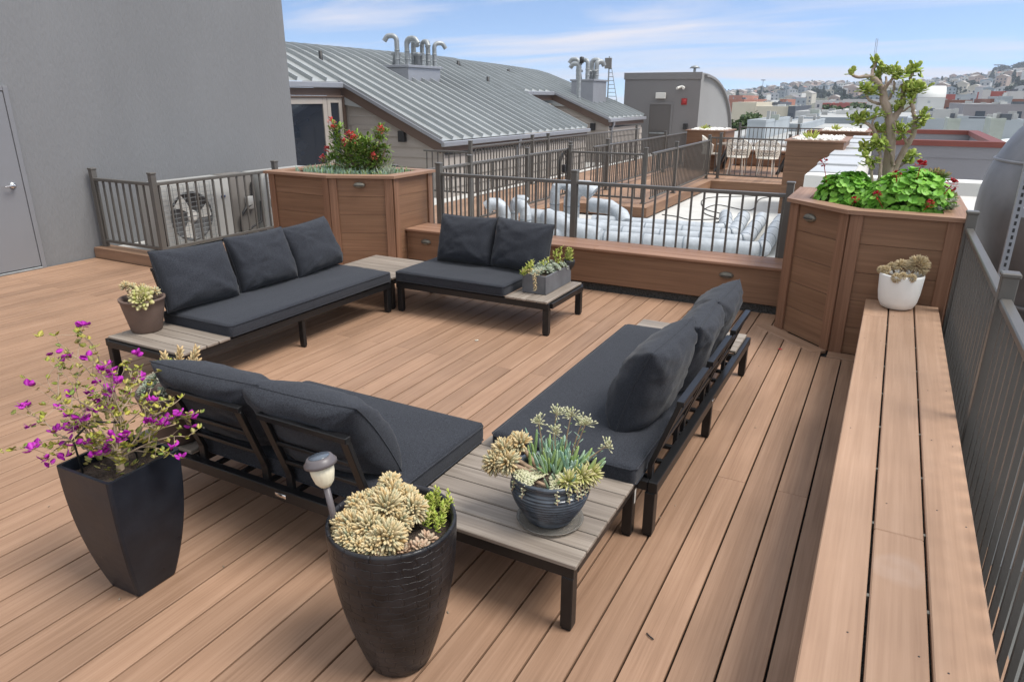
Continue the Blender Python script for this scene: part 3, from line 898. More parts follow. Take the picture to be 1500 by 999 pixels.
# grey trough on the back sofa
def trough():
    t = thing('trough_planter', 'rectangular dark grey trough planter on the end of the far two-cushion sofa', 'pot', (-2.385, 5.11, .290))
    ZN = mat('grey_slate', lin(98, 99, 103), rough=.6, var=.28, scale=7, bump=.2, bscale=25, bdist=.004, stretch=(1, 1, .6))
    m = MB(); a, b, h, w = .10, .245, .150, .012
    m.box(-a, a, -b, b, 0, .012, .002)
    for sx in (-1, 1): m.box(sx * a - w / 2, sx * a + w / 2, -b - w / 2, b + w / 2, .0, h, .002)
    for sy in (-1, 1): m.box(-a + w / 2 + .001, a - w / 2 - .001, sy * b - w / 2, sy * b + w / 2, .0, h - .001, .002)
    m.build('pot_body', ZN, t, False)
    s = MB(); s.box(-a + .007, a - .007, -b + .007, b - .007, .03, h - .02)
    s.build('soil', SOIL, t, False)
trough()
# solar stake light
def solar():
    t = thing('solar_light', 'solar stake light with frosted shade leaning from the tall round black pot', 'lamp', (-1.345, 1.375, .50))
    ax = V((-.17, -.02, .23)).normalized()
    ax = V((-.20, .0, 1)).normalized()
    q = V((0, 0, 1)).rotation_difference(ax); t.scale = (1.14, 1.14, 1.22)
    GM = mat('bronze_plastic', lin(96, 90, 92), rough=.4, var=.1)
    FR = mat('frosted_shade', lin(222, 214, 190), rough=.5, var=.06, scale=20)
    def put(mb, name, M, par):
        mb.v = [tuple(q @ V(p)) for p in mb.v]
        return mb.build(name, M, par, False)
    m = MB(); m.lathe([(.0, -.02), (.009, -.02), (.009, .13), (.0, .13)], n=12); put(m, 'stake', GM, t)
    m = MB(); m.lathe([(0, .128), (.014, .130), (.024, .142), (.030, .165), (.032, .19), (.0, .19)], n=36, fn=lambda r, z, a: (r * (1 + .04 * math.cos(a * 14)), z)); put(m, 'shade', FR, t)
    m = MB(); m.lathe([(.0, .188), (.040, .187), (.044, .190), (.044, .197), (.037, .205), (.034, .210), (.029, .2105), (0, .2105)], n=36); c = put(m, 'cap', GM, t)
    m = MB(); m.lathe([(.028, .2108), (.028, .2125), (0, .2125)], n=30); put(m, 'solar_panel', mat('solar_cell', (.10, .12, .15, 1), rough=.15, var=.1), c)
solar()
# pieces lying on the boards
def petal(label, x, y, col, s=.02, cat='petal'):
    m = MB(); rr = random.Random(int(abs(x * 991 + y * 77)))
    for i in range(4):
        a = rr.uniform(0, 6.28)
        m.blade((0, 0, .003), (math.cos(a), math.sin(a), .25), (0, 0, 1), s, s * .7, .002)
    single('fallen_petal', m, col, label, cat, (x, y, .001))
PRED = mat('red_petal', (.45, .015, .03, 1), rough=.5, var=.2)
PWHT = mat('pale_petal', (.6, .58, .5, 1), rough=.6, var=.1)
petal('red petals fallen on the boards near the jade tree planter', -.52, 5.27, PRED, .018)
petal('pale petal lying on the boards in front of the far sofa', -2.62, 4.35, PWHT, .018)
m = MB(); m.tube([(0, 0, .004), (.012, -.010, .005), (.03, -.018, .004)], .0025, 6)
single('twig', m, DKG, 'dark twig lying on the boards right of the foreground table', 'twig', (-.50, 1.96, .001))

m = MB(); rr = random.Random(77)
for i in range(70):
    x, y = rr.uniform(-4.5, -.05), rr.uniform(1.0, 5.8)
    a = rr.uniform(0, 6.28); s = rr.uniform(.0025, .007)
    m.blade((x, y, .0015), V((math.cos(a), math.sin(a), .1)), (0, 0, 1), s * 2.2, s, s * .5)
o = m.build('deck_crumbs', mat('dry_crumb', (.30, .24, .18, 1), rough=.9, var=.5, scale=40)); tag(o, 'small crumbs of leaf and grit scattered on the deck boards', 'litter', kind='stuff')

# ---------------------------------------------------------------- plants
def sph(el, az): return V((math.cos(el) * math.cos(az), math.cos(el) * math.sin(az), math.sin(el)))
GA = pi * (3 - math.sqrt(5))
def rosette(m, c, axis, R, n, W, T, rr, el0=1.35, el1=.1, curl=.15, mi=0, jit=.12):
    q = V((0, 0, 1)).rotation_difference(V(axis))
    for i in range(n):
        u = i / (n - 1)
        el = el0 + (el1 - el0) * u ** .8 + rr.uniform(-jit, jit)
        az = i * GA + rr.uniform(-.15, .15)
        d = q @ sph(el, az); L = R * (.45 + .55 * u) * rr.uniform(.9, 1.1)
        m.blade(V(c) + d * R * .05, d, q @ V((0, 0, 1)), L, W * (.6 + .4 * u), T, mi, curl, ((0, .45), (.35, .85), (.72, 1.0), (.92, .55)))
def fingerball(m, c, axis, R, n, W, rr, mi=0, spread=1.0, hemi=.0, st=.18):
    q = V((0, 0, 1)).rotation_difference(V(axis))
    for i in range(n):
        z = 1 - (1 - hemi) * (i + .5) / n * spread
        el = math.asin(max(-1, min(1, z)))
        d = q @ sph(el, i * GA + rr.uniform(-.2, .2))
        d = (d + V((rr.uniform(-.12, .12), rr.uniform(-.12, .12), rr.uniform(-.12, .12)))).normalized()
        L = R * rr.uniform(.8, 1.1) * (1.18 - st)
        m.blade(V(c) + d * R * st, d, q @ V((0, 0, 1)), L, W, W * .8, mi, rr.uniform(-.1, .15), ((0, .6), (.3, .95), (.7, 1.0), (.92, .5)))
CREAM = leafmat('cream_succulent_leaf', [(.56, .38, .17, 1), (.66, .53, .30, 1), (.54, .54, .37, 1), (.72, .58, .36, 1), (.36, .43, .31, 1), (.62, .41, .18, 1)], tipcol=(.74, .56, .29, 1), trans=.15)
CREAM2 = leafmat('tan_succulent_leaf', [(.62, .44, .22, 1), (.72, .58, .34, 1), (.56, .50, .30, 1)], tipcol=(.62, .42, .22, 1), trans=.15)
YGRN = leafmat('yellow_green_leaf', [(.34, .46, .07, 1), (.52, .58, .11, 1), (.62, .60, .20, 1)], trans=.2)
LIME = leafmat('lime_rosette_leaf', [(.44, .48, .14, 1), (.58, .56, .22, 1), (.62, .58, .32, 1)], trans=.2, tipcol=(.62, .50, .34, 1))
PEACH = leafmat('peach_rosette_leaf', [(.50, .33, .22, 1), (.55, .40, .28, 1), (.42, .36, .26, 1)], trans=.15)
GREYG = leafmat('grey_green_leaf', [(.28, .34, .24, 1), (.42, .46, .35, 1), (.52, .54, .44, 1), (.23, .31, .21, 1)], trans=.15)
BLUEG = leafmat('blue_chalk_leaf', [(.19, .34, .25, 1), (.31, .46, .35, 1), (.42, .55, .46, 1), (.28, .43, .16, 1), (.40, .50, .18, 1)], trans=.12)
MINT = leafmat('pale_mint_leaf', [(.20, .30, .20, 1), (.35, .42, .32, 1), (.45, .48, .38, 1)], trans=.15, tipcol=(.45, .30, .25, 1))
STEMB = mat('tan_stem', (.30, .21, .14, 1), rough=.8, var=.25, scale=40)
FLW = leafmat('pale_yellow_flower', [(.62, .60, .38, 1), (.70, .68, .50, 1), (.55, .58, .32, 1)])
DRY = leafmat('dried_head', [(.48, .36, .20, 1), (.60, .48, .28, 1), (.64, .54, .36, 1), (.40, .32, .20, 1)], trans=.1)

def plant(name, label, cat, loc, group=None): return thing(name, label, cat, loc, group=group)
def part(mb, name, M, t): return mb.build(name, M, t, False)

# round black pot: mounded cream heads, yellow-green sedum, peach rosettes
rr = random.Random(5)
P0 = V((-1.205, 1.47, .50))
t = plant('ghost_succulent', 'mounded cream succulent heads filling the tall round black pot', 'succulent', P0)
m = MB(); st = MB()
# camera looks from (+x,-y); heads fill the left and centre of the pot and mound up
heads_old = [(-.115, -.030, .055), (-.085, .055, .075), (-.02, .09, .105), (-.05, .01, .11), (.02, .03, .12), (-.09, -.085, .05), (-.035, -.065, .095), (.03, -.04, .105), (-.02, -.125, .055), (.045, -.105, .065), (.075, -.02, .085), (.06, .07, .095), (-.13, .03, .04), (.005, .14, .07), (-.065, .125, .05), (.085, -.085, .05)]
heads = []
for (r_, f_, z_, R_) in [(-.015, -.085, .125, .040), (-.005, -.045, .105, .052), (-.105, -.035, .075, .050), (-.06, -.05, .085, .046), (-.01, .015, .10, .056), (.068, .0, .088, .054), (.04, -.045, .095, .046), (-.105, .055, .062, .050), (-.112, .095, .045, .046), (-.052, .075, .070, .054), (.004, .108, .060, .062), (-.065, .02, .085, .048), (-.142, .02, .045, .040), (-.03, .125, .040, .046), (-.08, .12, .038, .042), (.03, .045, .075, .044), (-.14, .065, .030, .036)]:
    heads.append((r_ * .88 + f_ * .47, r_ * .47 - f_ * .88, z_, R_))
for (x, y, z, R_) in heads:
    c = V((x, y, z - .018))
    ax = V((x * 2.2, y * 2.2, .2)).normalized()
    fingerball(m, c, ax, R_ * rr.uniform(.85, 1.05), int(150 * R_ / .05), rr.uniform(.0095, .0115), rr, hemi=-.25, st=.45)
    st.tube([(x * .6, y * .6, -.01), tuple(V((x * .85, y * .85, z * .5))), tuple(c)], [.007, .006, .006], 6)
part(m, 'leaves', CREAM, t); part(st, 'stem', STEMB, t)
t = plant('sedum', 'yellow-green sedum at the right side of the tall round black pot', 'succulent', P0 + V((.085, .105, .01)))
m = MB()
for i in range(34):
    x, y = rr.uniform(-.06, .06), rr.uniform(-.07, .06)
    h = rr.uniform(.03, .075)
    for k in range(16):
        a = k * GA; z = h * k / 16 + .0
        m.blade((x, y, z), V((math.cos(a), math.sin(a), .5 + k * .06)), (0, 0, 1), .016, .007, .004)
part(m, 'leaves', YGRN, t)
t = plant('rosette_succulent', 'small peach rosettes at the front of the tall round black pot', 'succulent', P0 + V((.115, -.06, -.002)))
m = MB()
for (x, y, z) in [(.0, -.02, .012), (.03, .045, .02), (-.055, -.09, .01), (.035, -.0, .02)]:
    rosette(m, (x, y, z), V((x, y - .02, .1)), .036, 26, .017, .005, rr)
part(m, 'leaves', PEACH, t)
# brown pot succulents
P1 = V((-4.27, 2.775, .288 + .190))
t = plant('rosette_succulent', 'large lime and cream rosette hanging over the brown clay pot', 'succulent', P1)
m = MB(); rosette(m, (.085, -.055, .055), V((.55, -.55, .35)), .088, 46, .036, .006, rr, 1.45, .0, .2)
part(m, 'leaves', LIME, t)
t = plant('ghost_succulent', 'cream succulent heads on short stems in the brown clay pot', 'succulent', P1)
m = MB(); st = MB()
for (x, y, z) in [(-.075, -.05, .115), (-.02, .03, .085), (.03, .03, .075), (.0, -.05, .06), (-.055, -.02, .10), (.055, .06, .065)]:
    fingerball(m, (x, y, z), V((x, y, .12)), .036, 44, .010, rr, hemi=-.2)
    st.tube([(x * .3, y * .3, -.01), (x * .8, y * .8, z * .5), (x, y, z)], .009, 7)
part(m, 'leaves', CREAM, t); part(st, 'stem', STEMB, t)
# dark brown pot behind the bougainvillea
P2 = V((-2.72, 1.83, .288 + .21))
t = plant('jelly_bean_succulent', 'tan and cream succulent stems rising above the dark brown pot', 'succulent', P2)
m = MB(); st = MB()
for i, (dx, dy, dz) in enumerate([(.02, .06, .20), (.085, .09, .185), (.14, .05, .17), (.05, .12, .19), (-.01, .0, .19), (.10, .02, .16)]):
    b = V((dx * .15, dy * .15, 0)); e = V((dx, dy, dz))
    st.tube([b, b * .4 + e * .4, e], [.008, .007, .006], 6)
    d = (e - b).normalized()
    for k in range(26):
        u = k / 26; p = b + (e - b) * (.45 + .55 * u)
        a = k * GA; sd = d.orthogonal().normalized(); w = d.cross(sd)
        dr = (sd * math.cos(a) + w * math.sin(a)) * (1 - .3 * u) + d * (.5 + u)
        m.blade(p, dr, d, .036, .014, .010)
part(m, 'leaves', CREAM2, t); part(st, 'stem', STEMB, t)
t = plant('rosette_succulent', 'pale mint rosettes spilling over the dark brown pot', 'succulent', P2)
m = MB()
for i in range(26):
    a = rr.uniform(0, 6.28); r = rr.uniform(.02, .12); x, y = r * math.cos(a), r * math.sin(a)
    rosette(m, (x, y, .09 - r * .35 + rr.uniform(-.01, .02)), V((x, y, .08)), .034, 20, .013, .006, rr)
part(m, 'leaves', MINT, t)
t = plant('sedum', 'bright lime sprig in the dark brown pot', 'succulent', P2)
m = MB()
for i in range(10):
    x, y = rr.uniform(-.03, .05), rr.uniform(-.05, .03)
    for k in range(18):
        a = k * GA; m.blade((x, y, .08 + .005 * k), V((math.cos(a), math.sin(a), .6 + k * .05)), (0, 0, 1), .02, .006, .003)
part(m, 'leaves', YGRN, t)
# grey trough: mixed rosettes
P3 = V((-2.385, 5.11, .290 + .135))
t = plant('rosette_succulent', 'grey-green rosettes packed along the dark grey trough', 'succulent', P3)
m = MB()
for i in range(30):
    x, y = rr.uniform(-.095, .095), rr.uniform(-.24, .20)
    rosette(m, (x, y, rr.uniform(.0, .05)), V((x * 2, y * .6, .15)), rr.uniform(.03, .05), 26, .016, .006, rr)
part(m, 'leaves', GREYG, t)
t = plant('sedum', 'lime green sprigs standing up in the dark grey trough', 'succulent', P3)
m = MB()
for (x, y, h) in [(-.08, -.19, .09), (-.05, -.21, .12), (-.09, -.23, .06), (.0, -.10, .10), (.02, -.05, .12), (.0, .16, .15), (.03, .19, .17), (-.02, .2, .12), (.04, .14, .12), (-.07, -.15, .09), (-.10, -.25, .03)]:
    for k in range(22):
        a = k * GA; m.blade((x + .012 * math.sin(k), y, h * k / 22), V((math.cos(a), math.sin(a), .35 + k * .05)), (0, 0, 1), .03, .011, .005)
part(m, 'leaves', YGRN, t)
t = plant('jelly_bean_succulent', 'golden trailing sprig hanging over the front of the dark grey trough', 'succulent', P3 + V((-.02, -.25, 0)))
m = MB(); st = MB()
P = [V((.02, .02, .04)), V((.03, -.015, .03)), V((.04, -.024, -.01)), V((.045, -.026, -.055)), V((.045, -.026, -.095))]
st.tube(P, .003, 6)
for k in range(34):
    u = k / 33 * 3.99; i = int(u); p = P[i].lerp(P[i + 1], u - i); a = k * GA
    m.blade(p, V((math.cos(a), -abs(math.sin(a)) * .8, -.5)), (0, 0, 1), .024, .010, .006)
for k in range(40):
    p = V((rr.uniform(-.10, .06), rr.uniform(-.0, .05), rr.uniform(.02, .05))); a = rr.uniform(0, 6.28)
    m.blade(p, V((math.cos(a), math.sin(a) - .5, .3)), (0, 0, 1), .026, .011, .007)
part(m, 'leaves', CREAM2, t); part(st, 'stem', STEMB, t)
# small round dark pot end of trough
t = thing('small_pot', 'small dark round pot with a sprig at the back corner of the grey trough', 'pot', (-2.30, 5.36, .44))
m = MB(); m.lathe([(0, -.04), (.03, -.04), (.046, -.01), (.05, .02), (.045, .04), (.04, .04)], n=24); m.build('pot_body', DKG, t, False)
m = MB()
for i in range(7):
    x, y = rr.uniform(-.03, .03), rr.uniform(-.03, .03); h = rr.uniform(.06, .13)
    for k in range(16):
        a = k * GA; m.blade((x, y, .03 + h * k / 16), V((math.cos(a), math.sin(a), .4)), (0, 0, 1), .028, .010, .004)
m.build('leaves', YGRN, t, False)
# blue pot: chalk fingers, cream heads on woody stems, trailing bead stems, flower stalks
P4 = V((-.925, 2.045, .298 + .175))
t = plant('finger_succulent', 'blue-green finger succulent with pale flower stalks in the blue-black ribbed pot', 'succulent', P4)
m = MB(); st = MB(); fls = []
for i in range(170):
    x, y = rr.gauss(.005, .052), rr.gauss(.04, .042)
    d = V((x * 5 + rr.gauss(0, .25), (y - .03) * 5 + rr.gauss(0, .25), 1.0)).normalized()
    L = rr.uniform(.05, .13)
    m.blade((x, y, -.005), d, (0, 1, .3), L, rr.uniform(.010, .015), .009, 0, rr.uniform(-.1, .1), ((0, .6), (.25, .9), (.7, 1.0), (.93, .6)))
for (bx, by, ex, ey, ez) in [(-.05, .05, -.085, .07, .17), (-.03, .06, -.03, .11, .205), (.01, .08, .02, .13, .20), (.05, .05, .10, .08, .205), (.07, .02, .19, .07, .14), (-.01, .05, -.01, .06, .15), (.03, .10, .06, .14, .17)]:
    b = V((bx, by, 0)); e = V((ex, ey, ez)); st.tube([b, b * .45 + e * .55 + V((0, 0, .012)), e], [.0032, .003, .002], 6)
    fl = MB(); fls.append(fl)
    for k in range(34):
        p = e + V((rr.gauss(0, .012), rr.gauss(0, .012), rr.gauss(.004, .010)))
        d = (p - e + V((0, 0, .012))).normalized(); fl.tube([tuple(e - V((0, 0, .012))), tuple(p)], .0008, 4, cap=False)
        fl.blade(p, d, (0, 0, 1), .011, .007, .006)
    for k in range(6):
        p = b.lerp(e, .3 + k * .1); a = k * GA
        m.blade(p, V((math.cos(a), math.sin(a), .7)), (0, 0, 1), .022, .005, .004)
part(m, 'leaves', BLUEG, t); part(st, 'stem', STEMB, t); [part(q, 'flower_head', FLW, t) for q in fls]
t = plant('ghost_succulent', 'big cream heads leaning out on woody stems left of the blue-black ribbed pot', 'succulent', P4)
m = MB(); st = MB()
for (x, y, z, r) in [(-.165, -.045, .075, .052), (-.125, -.005, .10, .046), (-.185, -.085, .045, .046), (-.13, -.085, .06, .045)]:
    fingerball(m, (x, y, z), V((x, y - .05, .12)), r, 120, .0105, rr, hemi=-.5, st=.4)
    st.tube([(.0, -.02, .0), (x * .5, y * .5 - .01, z * .45), (x, y, z)], [.010, .009, .008], 8)
st.tube([(-.10, -.06, .02), (-.04, -.08, .012), (.03, -.085, .006)], [.010, .009, .007], 8)
part(m, 'leaves', CREAM, t); part(st, 'stem', STEMB, t)
t = plant('trailing_succulent', 'pale bead-like stems trailing over the rim of the blue-black ribbed pot', 'succulent', P4)
m = MB(); st = MB()
for i in range(30):
    a = rr.uniform(-2.6, .2); r0 = rr.uniform(.03, .08)
    P = [V((r0 * math.cos(a), r0 * math.sin(a), .02)), V((.11 * math.cos(a), .11 * math.sin(a), .035)), V((.14 * math.cos(a), .14 * math.sin(a), .022))]
    if i % 4 == 0: P.append(V((.153 * math.cos(a), .153 * math.sin(a), -.03)))
    st.tube(P, .0025, 5)
    for k in range(26):
        u = k / 26 * (len(P) - 1); j = int(u); p = P[j].lerp(P[j + 1], u - j); b = k * GA
        m.blade(p, V((math.cos(b), math.sin(b), .3)), (0, 0, 1), .012, .009, .007)
part(m, 'leaves', FLW, t); part(st, 'stem', STEMB, t)
t = plant('rosette_succulent', 'spiky pale yellow rosettes at the right rim of the blue-black ribbed pot', 'succulent', P4)
m = MB()
for (x, y, z) in [(.125, -.01, .035), (.095, -.06, .03), (.14, .03, .03)]:
    fingerball(m, (x, y, z), V((x, y, .07)), .045, 46, .010, rr, hemi=-.1)
part(m, 'leaves', LIME, t)
# white pot: dried heads
P5 = V((.178, 5.24, .441 + .20))
t = plant('dried_succulent', 'dry tan succulent heads overhanging the round white pot', 'succulent', P5)
m = MB(); st = MB()
for (x, y, z, r) in [(.075, .0, .085, .072), (-.015, .0, .072, .050), (-.095, -.03, .045, .036), (-.03, -.125, .025, .034), (-.06, .05, .05, .04), (.05, -.11, .03, .03), (-.115, .0, .04, .03), (.0, -.115, .035, .03), (.02, .07, .06, .05)]:
    fingerball(m, (x * 1.1, y, z * 1.15), V((x, y, .15)), r * .9, 300 if r > .05 else 110, .007, rr, hemi=-.6, st=.6)
    for k in range(0): pass
    st.tube([(x * .3, y * .3, 0), (x * .8, y * .8, z * .6), (x, y, z)], .008, 6)
part(m, 'leaves', DRY, t); part(st, 'stem', STEMB, t)

# ---------------------------------------------------------------- bougainvillea
MAG = leafmat('magenta_bract', [(.50, .015, .42, 1), (.62, .05, .55, 1), (.42, .012, .38, 1)], trans=.3)
BLEAF = leafmat('bougainvillea_leaf', [(.30, .36, .05, 1), (.55, .50, .08, 1), (.50, .42, .16, 1), (.22, .32, .06, 1)], trans=.3)
TWG = mat('woody_stem', (.40, .30, .21, 1), rough=.85, var=.3, scale=30)
t = plant('bougainvillea', 'sparse magenta bougainvillea in the tall square black planter', 'shrub', (-2.325, 1.315, .49))
bark = MB(); lf = MB()
rr = random.Random(21)
def leaf(m, p, d, L, W, cup=.3):
    m.blade(p, d, V((rr.uniform(-.6, .6), rr.uniform(-.6, .6), 1)), L, L * .78, .0008, 0, cup, ((0, .25), (.3, 1.0), (.65, .85), (.9, .3)))
def bract(p, s):
    br = MB()
    for k in range(rr.choice((3, 5, 6, 7))):
        a = rr.uniform(0, 6.28); d = V((math.cos(a), math.sin(a), rr.uniform(-.3, .8)))
        br.blade(p + d * .004, d, V((rr.uniform(-1, 1), rr.uniform(-1, 1), 1)), s, s * .95, .0012, 0, rr.uniform(.1, .5), ((0, .3), (.3, 1.0), (.65, .95), (.9, .4)))
    part(br, 'flower', MAG, t)
def branch(p, d, L, r, depth, flower):
    pts = [p.copy()]; n = 5
    for i in range(n):
        d = (d + V((rr.gauss(0, .16), rr.gauss(0, .16), rr.gauss(0, .10) - .04 * (depth > 0)))).normalized()
        p = p + d * (L / n); pts.append(p.copy())
        if depth > 0 and i > 0:
            if rr.random() < .55:
                a = rr.uniform(0, 6.28); leaf(lf, p, V((math.cos(a), math.sin(a), rr.uniform(-.2, .5))), rr.uniform(.012, .026), rr.uniform(.008, .016))
            if depth < 3 and rr.random() < .76:
                nd_ = (d + V((rr.gauss(0, .7), rr.gauss(0, .7), rr.gauss(.1, .4)))).normalized()
                branch(p, nd_, L * rr.uniform(.35, .7), r * .55, depth + 1, flower)
    bark.tube(pts, [r * (1 - .6 * i / n) for i in range(n + 1)], 6)
    if rr.random() < flower: bract(p, rr.uniform(.019, .028))
    else:
        for k in range(3):
            a = rr.uniform(0, 6.28); leaf(lf, p, V((math.cos(a), math.sin(a), .4)), rr.uniform(.012, .024), .012)
bark.tube([(0.01, -.01, -.03), (.012, -.008, .03), (.0, .0, .08)], [.016, .013, .012], 9)
main = [((-.8, -.25, .55), .34), ((-.45, .5, .75), .34), ((.05, .35, .95), .26), ((.35, .65, .7), .30), ((.6, .2, .6), .24), ((-.55, -.55, .35), .26), ((-.15, .1, 1), .27), ((.45, .2, .75), .26), ((-.9, .1, .35), .32), ((-.25, -.2, .9), .26), ((.2, -.2, .5), .16), ((-.6, .2, .5), .3), ((-.35, .1, 1), .40), ((.08, .4, 1), .36), ((-.55, -.1, .85), .42), ((-.75, .3, .6), .40)]
for d, L in main:
    d = V(d).normalized()
    branch(V((0, 0, rr.uniform(.02, .08))), d, L * .76, .0046, 1, .33)
for i in range(150):     # leafy base
    a = rr.uniform(0, 6.28); r = rr.uniform(.01, .13)
    leaf(lf, V((r * math.cos(a), r * math.sin(a), rr.uniform(.0, .20))), V((math.cos(a), math.sin(a), .4)), rr.uniform(.016, .034), rr.uniform(.012, .022))
part(bark, 'branches', TWG, t); part(lf, 'leaves', BLEAF, t)
m = MB(); m.tube([(-.09, -.085, -.04), (-.10, -.09, .13), (-.06, -.04, .19), (-.01, .03, .17), (.01, .06, .03), (.01, .06, -.04)], .004, 8)
single('plant_hoop', m, BLK, 'thin black wire hoop stuck in the bougainvillea planter', 'plant support', (-2.325, 1.315, .49))
m = MB(); m.bar((0, 0, 0), (-.03, .02, .30), .012, .012)
single('plant_stake', m, TWG, 'wooden stake standing among the bougainvillea stems', 'plant support', (-2.36, 1.36, .47))

# ---------------------------------------------------------------- jade tree
JLEAF = leafmat('jade_leaf', [(.28, .40, .06, 1), (.42, .54, .10, 1), (.54, .62, .17, 1), (.33, .47, .08, 1)], trans=.2, tipcol=(.42, .42, .12, 1))
JBARK = mat('jade_bark', (.27, .20, .155, 1), rough=.85, var=.25, scale=9, bump=.9, bscale=34, bdist=.012, col2=(.46, .37, .30, 1), stretch=(1, 1, .5))
JB = V((-.10, 6.10, 1.0))
t = plant('jade_tree', 'tall jade tree with thick bare trunk and lime leaf tufts in the right planter', 'tree', JB)
def jrel(px, z, dy=0): return None
bark = MB(); lf = MB(); rr = random.Random(4)
def limb(pts, r0, r1):
    P = [V(p) for p in pts]
    out = []
    for i in range(len(P) - 1):
        for k in range(4):
            u = k / 4
            a = P[max(0, i - 1)]; b = P[i]; c = P[i + 1]; d = P[min(len(P) - 1, i + 2)]
            q = .5 * ((2 * b) + (c - a) * u + (2 * a - 5 * b + 4 * c - d) * u * u + (3 * b - a - 3 * c + d) * u ** 3)
            out.append(q + V((rr.gauss(0, .0025), rr.gauss(0, .0025), 0)))
    out.append(P[-1]); n = len(out)
    bark.tube(out, [(r0 * .88 + (r1 * .85 - r0 * .88) * i / (n - 1)) * rr.uniform(.93, 1.09) for i in range(n)], 10)
def tuft(c, s, n=34):
    c = V(c)
    for k in range(int(n * .6)):
        d = V((rr.gauss(0, 1), rr.gauss(0, 1), rr.gauss(.25, .8))).normalized()
        p = c + V((rr.gauss(0, s * .28), rr.gauss(0, s * .28), rr.gauss(0, s * .22)))
        L = rr.uniform(.040, .064)
        lf.blade(p, (d + (p - c) * 9).normalized(), V((0, 0, 1)), L, L * .68, .008, 0, rr.uniform(.0, .3), ((0, .3), (.35, .75), (.7, 1.0), (.92, .7)))
limb([(0.098, 0.0, 0.057), (0.08, 0.0, 0.282), (0.063, 0.0, 0.457), (0.048, 0.0, 0.597), (0.022, 0.0, 0.66), (-0.02, -0.02, 0.755), (-0.05, -0.02, 0.839), (-0.098, -0.02, 0.901), (-0.136, -0.02, 0.938)], 0.05, 0.022)
limb([(-0.136, -0.02, 0.938), (-0.188, -0.03, 0.935), (-0.227, -0.05, 0.931), (-0.271, -0.05, 0.954)], 0.016, 0.011)
limb([(-0.135, -0.02, 0.933), (-0.138, 0.0, 0.975), (-0.126, 0.02, 1.007), (-0.122, 0.02, 1.032)], 0.014, 0.009)
limb([(-0.049, -0.02, 0.828), (-0.032, -0.05, 0.864), (-0.007, -0.07, 0.895), (0.011, -0.08, 0.93)], 0.016, 0.011)
limb([(-0.065, 0.0, 0.865), (-0.072, 0.05, 0.903), (-0.085, 0.06, 0.945)], 0.012, 0.009)
limb([(-0.038, 0.0, 0.865), (-0.035, 0.06, 0.897), (-0.044, 0.08, 0.935)], 0.011, 0.008)
limb([(0.05, 0.0, 0.613), (0.072, 0.02, 0.676), (0.094, 0.03, 0.735), (0.092, 0.03, 0.808), (0.072, 0.04, 0.881)], 0.03, 0.016)
limb([(0.002, 0.05, 0.776), (0.022, 0.06, 0.824), (0.025, 0.07, 0.866), (0.013, 0.08, 0.908)], 0.012, 0.008)
limb([(0.117, 0.05, 0.845), (0.119, 0.05, 0.881), (0.119, 0.06, 0.922), (0.128, 0.06, 0.953)], 0.018, 0.012)
limb([(0.121, 0.0, 0.261), (0.144, 0.0, 0.362), (0.174, 0.0, 0.45), (0.203, -0.01, 0.537), (0.199, -0.02, 0.632), (0.178, -0.03, 0.684), (0.164, -0.03, 0.736), (0.169, -0.03, 0.787)], 0.028, 0.012)
limb([(0.113, 0.0, 0.693), (0.138, -0.02, 0.72), (0.162, -0.03, 0.746)], 0.008, 0.007)
limb([(0.195, -0.02, 0.642), (0.223, -0.04, 0.643), (0.243, -0.05, 0.664)], 0.01, 0.008)
limb([(0.179, 0.0, 0.45), (0.15, -0.05, 0.505), (0.123, -0.07, 0.548)], 0.012, 0.008)
limb([(0.013, 0.02, 0.454), (-0.024, -0.03, 0.499), (-0.063, -0.06, 0.564), (-0.098, -0.08, 0.596), (-0.136, -0.08, 0.617)], 0.018, 0.012)
limb([(-0.063, -0.06, 0.564), (-0.077, -0.06, 0.617), (-0.059, -0.05, 0.66)], 0.01, 0.008)
limb([(-0.049, 0.0, 0.744), (-0.084, -0.04, 0.753), (-0.131, -0.07, 0.776), (-0.146, -0.07, 0.807)], 0.013, 0.009)
limb([(0.025, -0.1, 0.143), (0.03, -0.12, 0.245), (0.017, -0.12, 0.354), (0.002, -0.12, 0.418)], 0.016, 0.012)
limb([(0.006, -0.14, 0.113), (-0.014, -0.16, 0.224), (-0.04, -0.16, 0.311), (-0.072, -0.16, 0.353)], 0.014, 0.01)
limb([(0.113, -0.04, 0.308), (0.088, -0.06, 0.374), (0.069, -0.08, 0.418)], 0.014, 0.01)
limb([(0.144, 0.05, 0.269), (0.168, 0.06, 0.309), (0.194, 0.06, 0.332)], 0.012, 0.008)
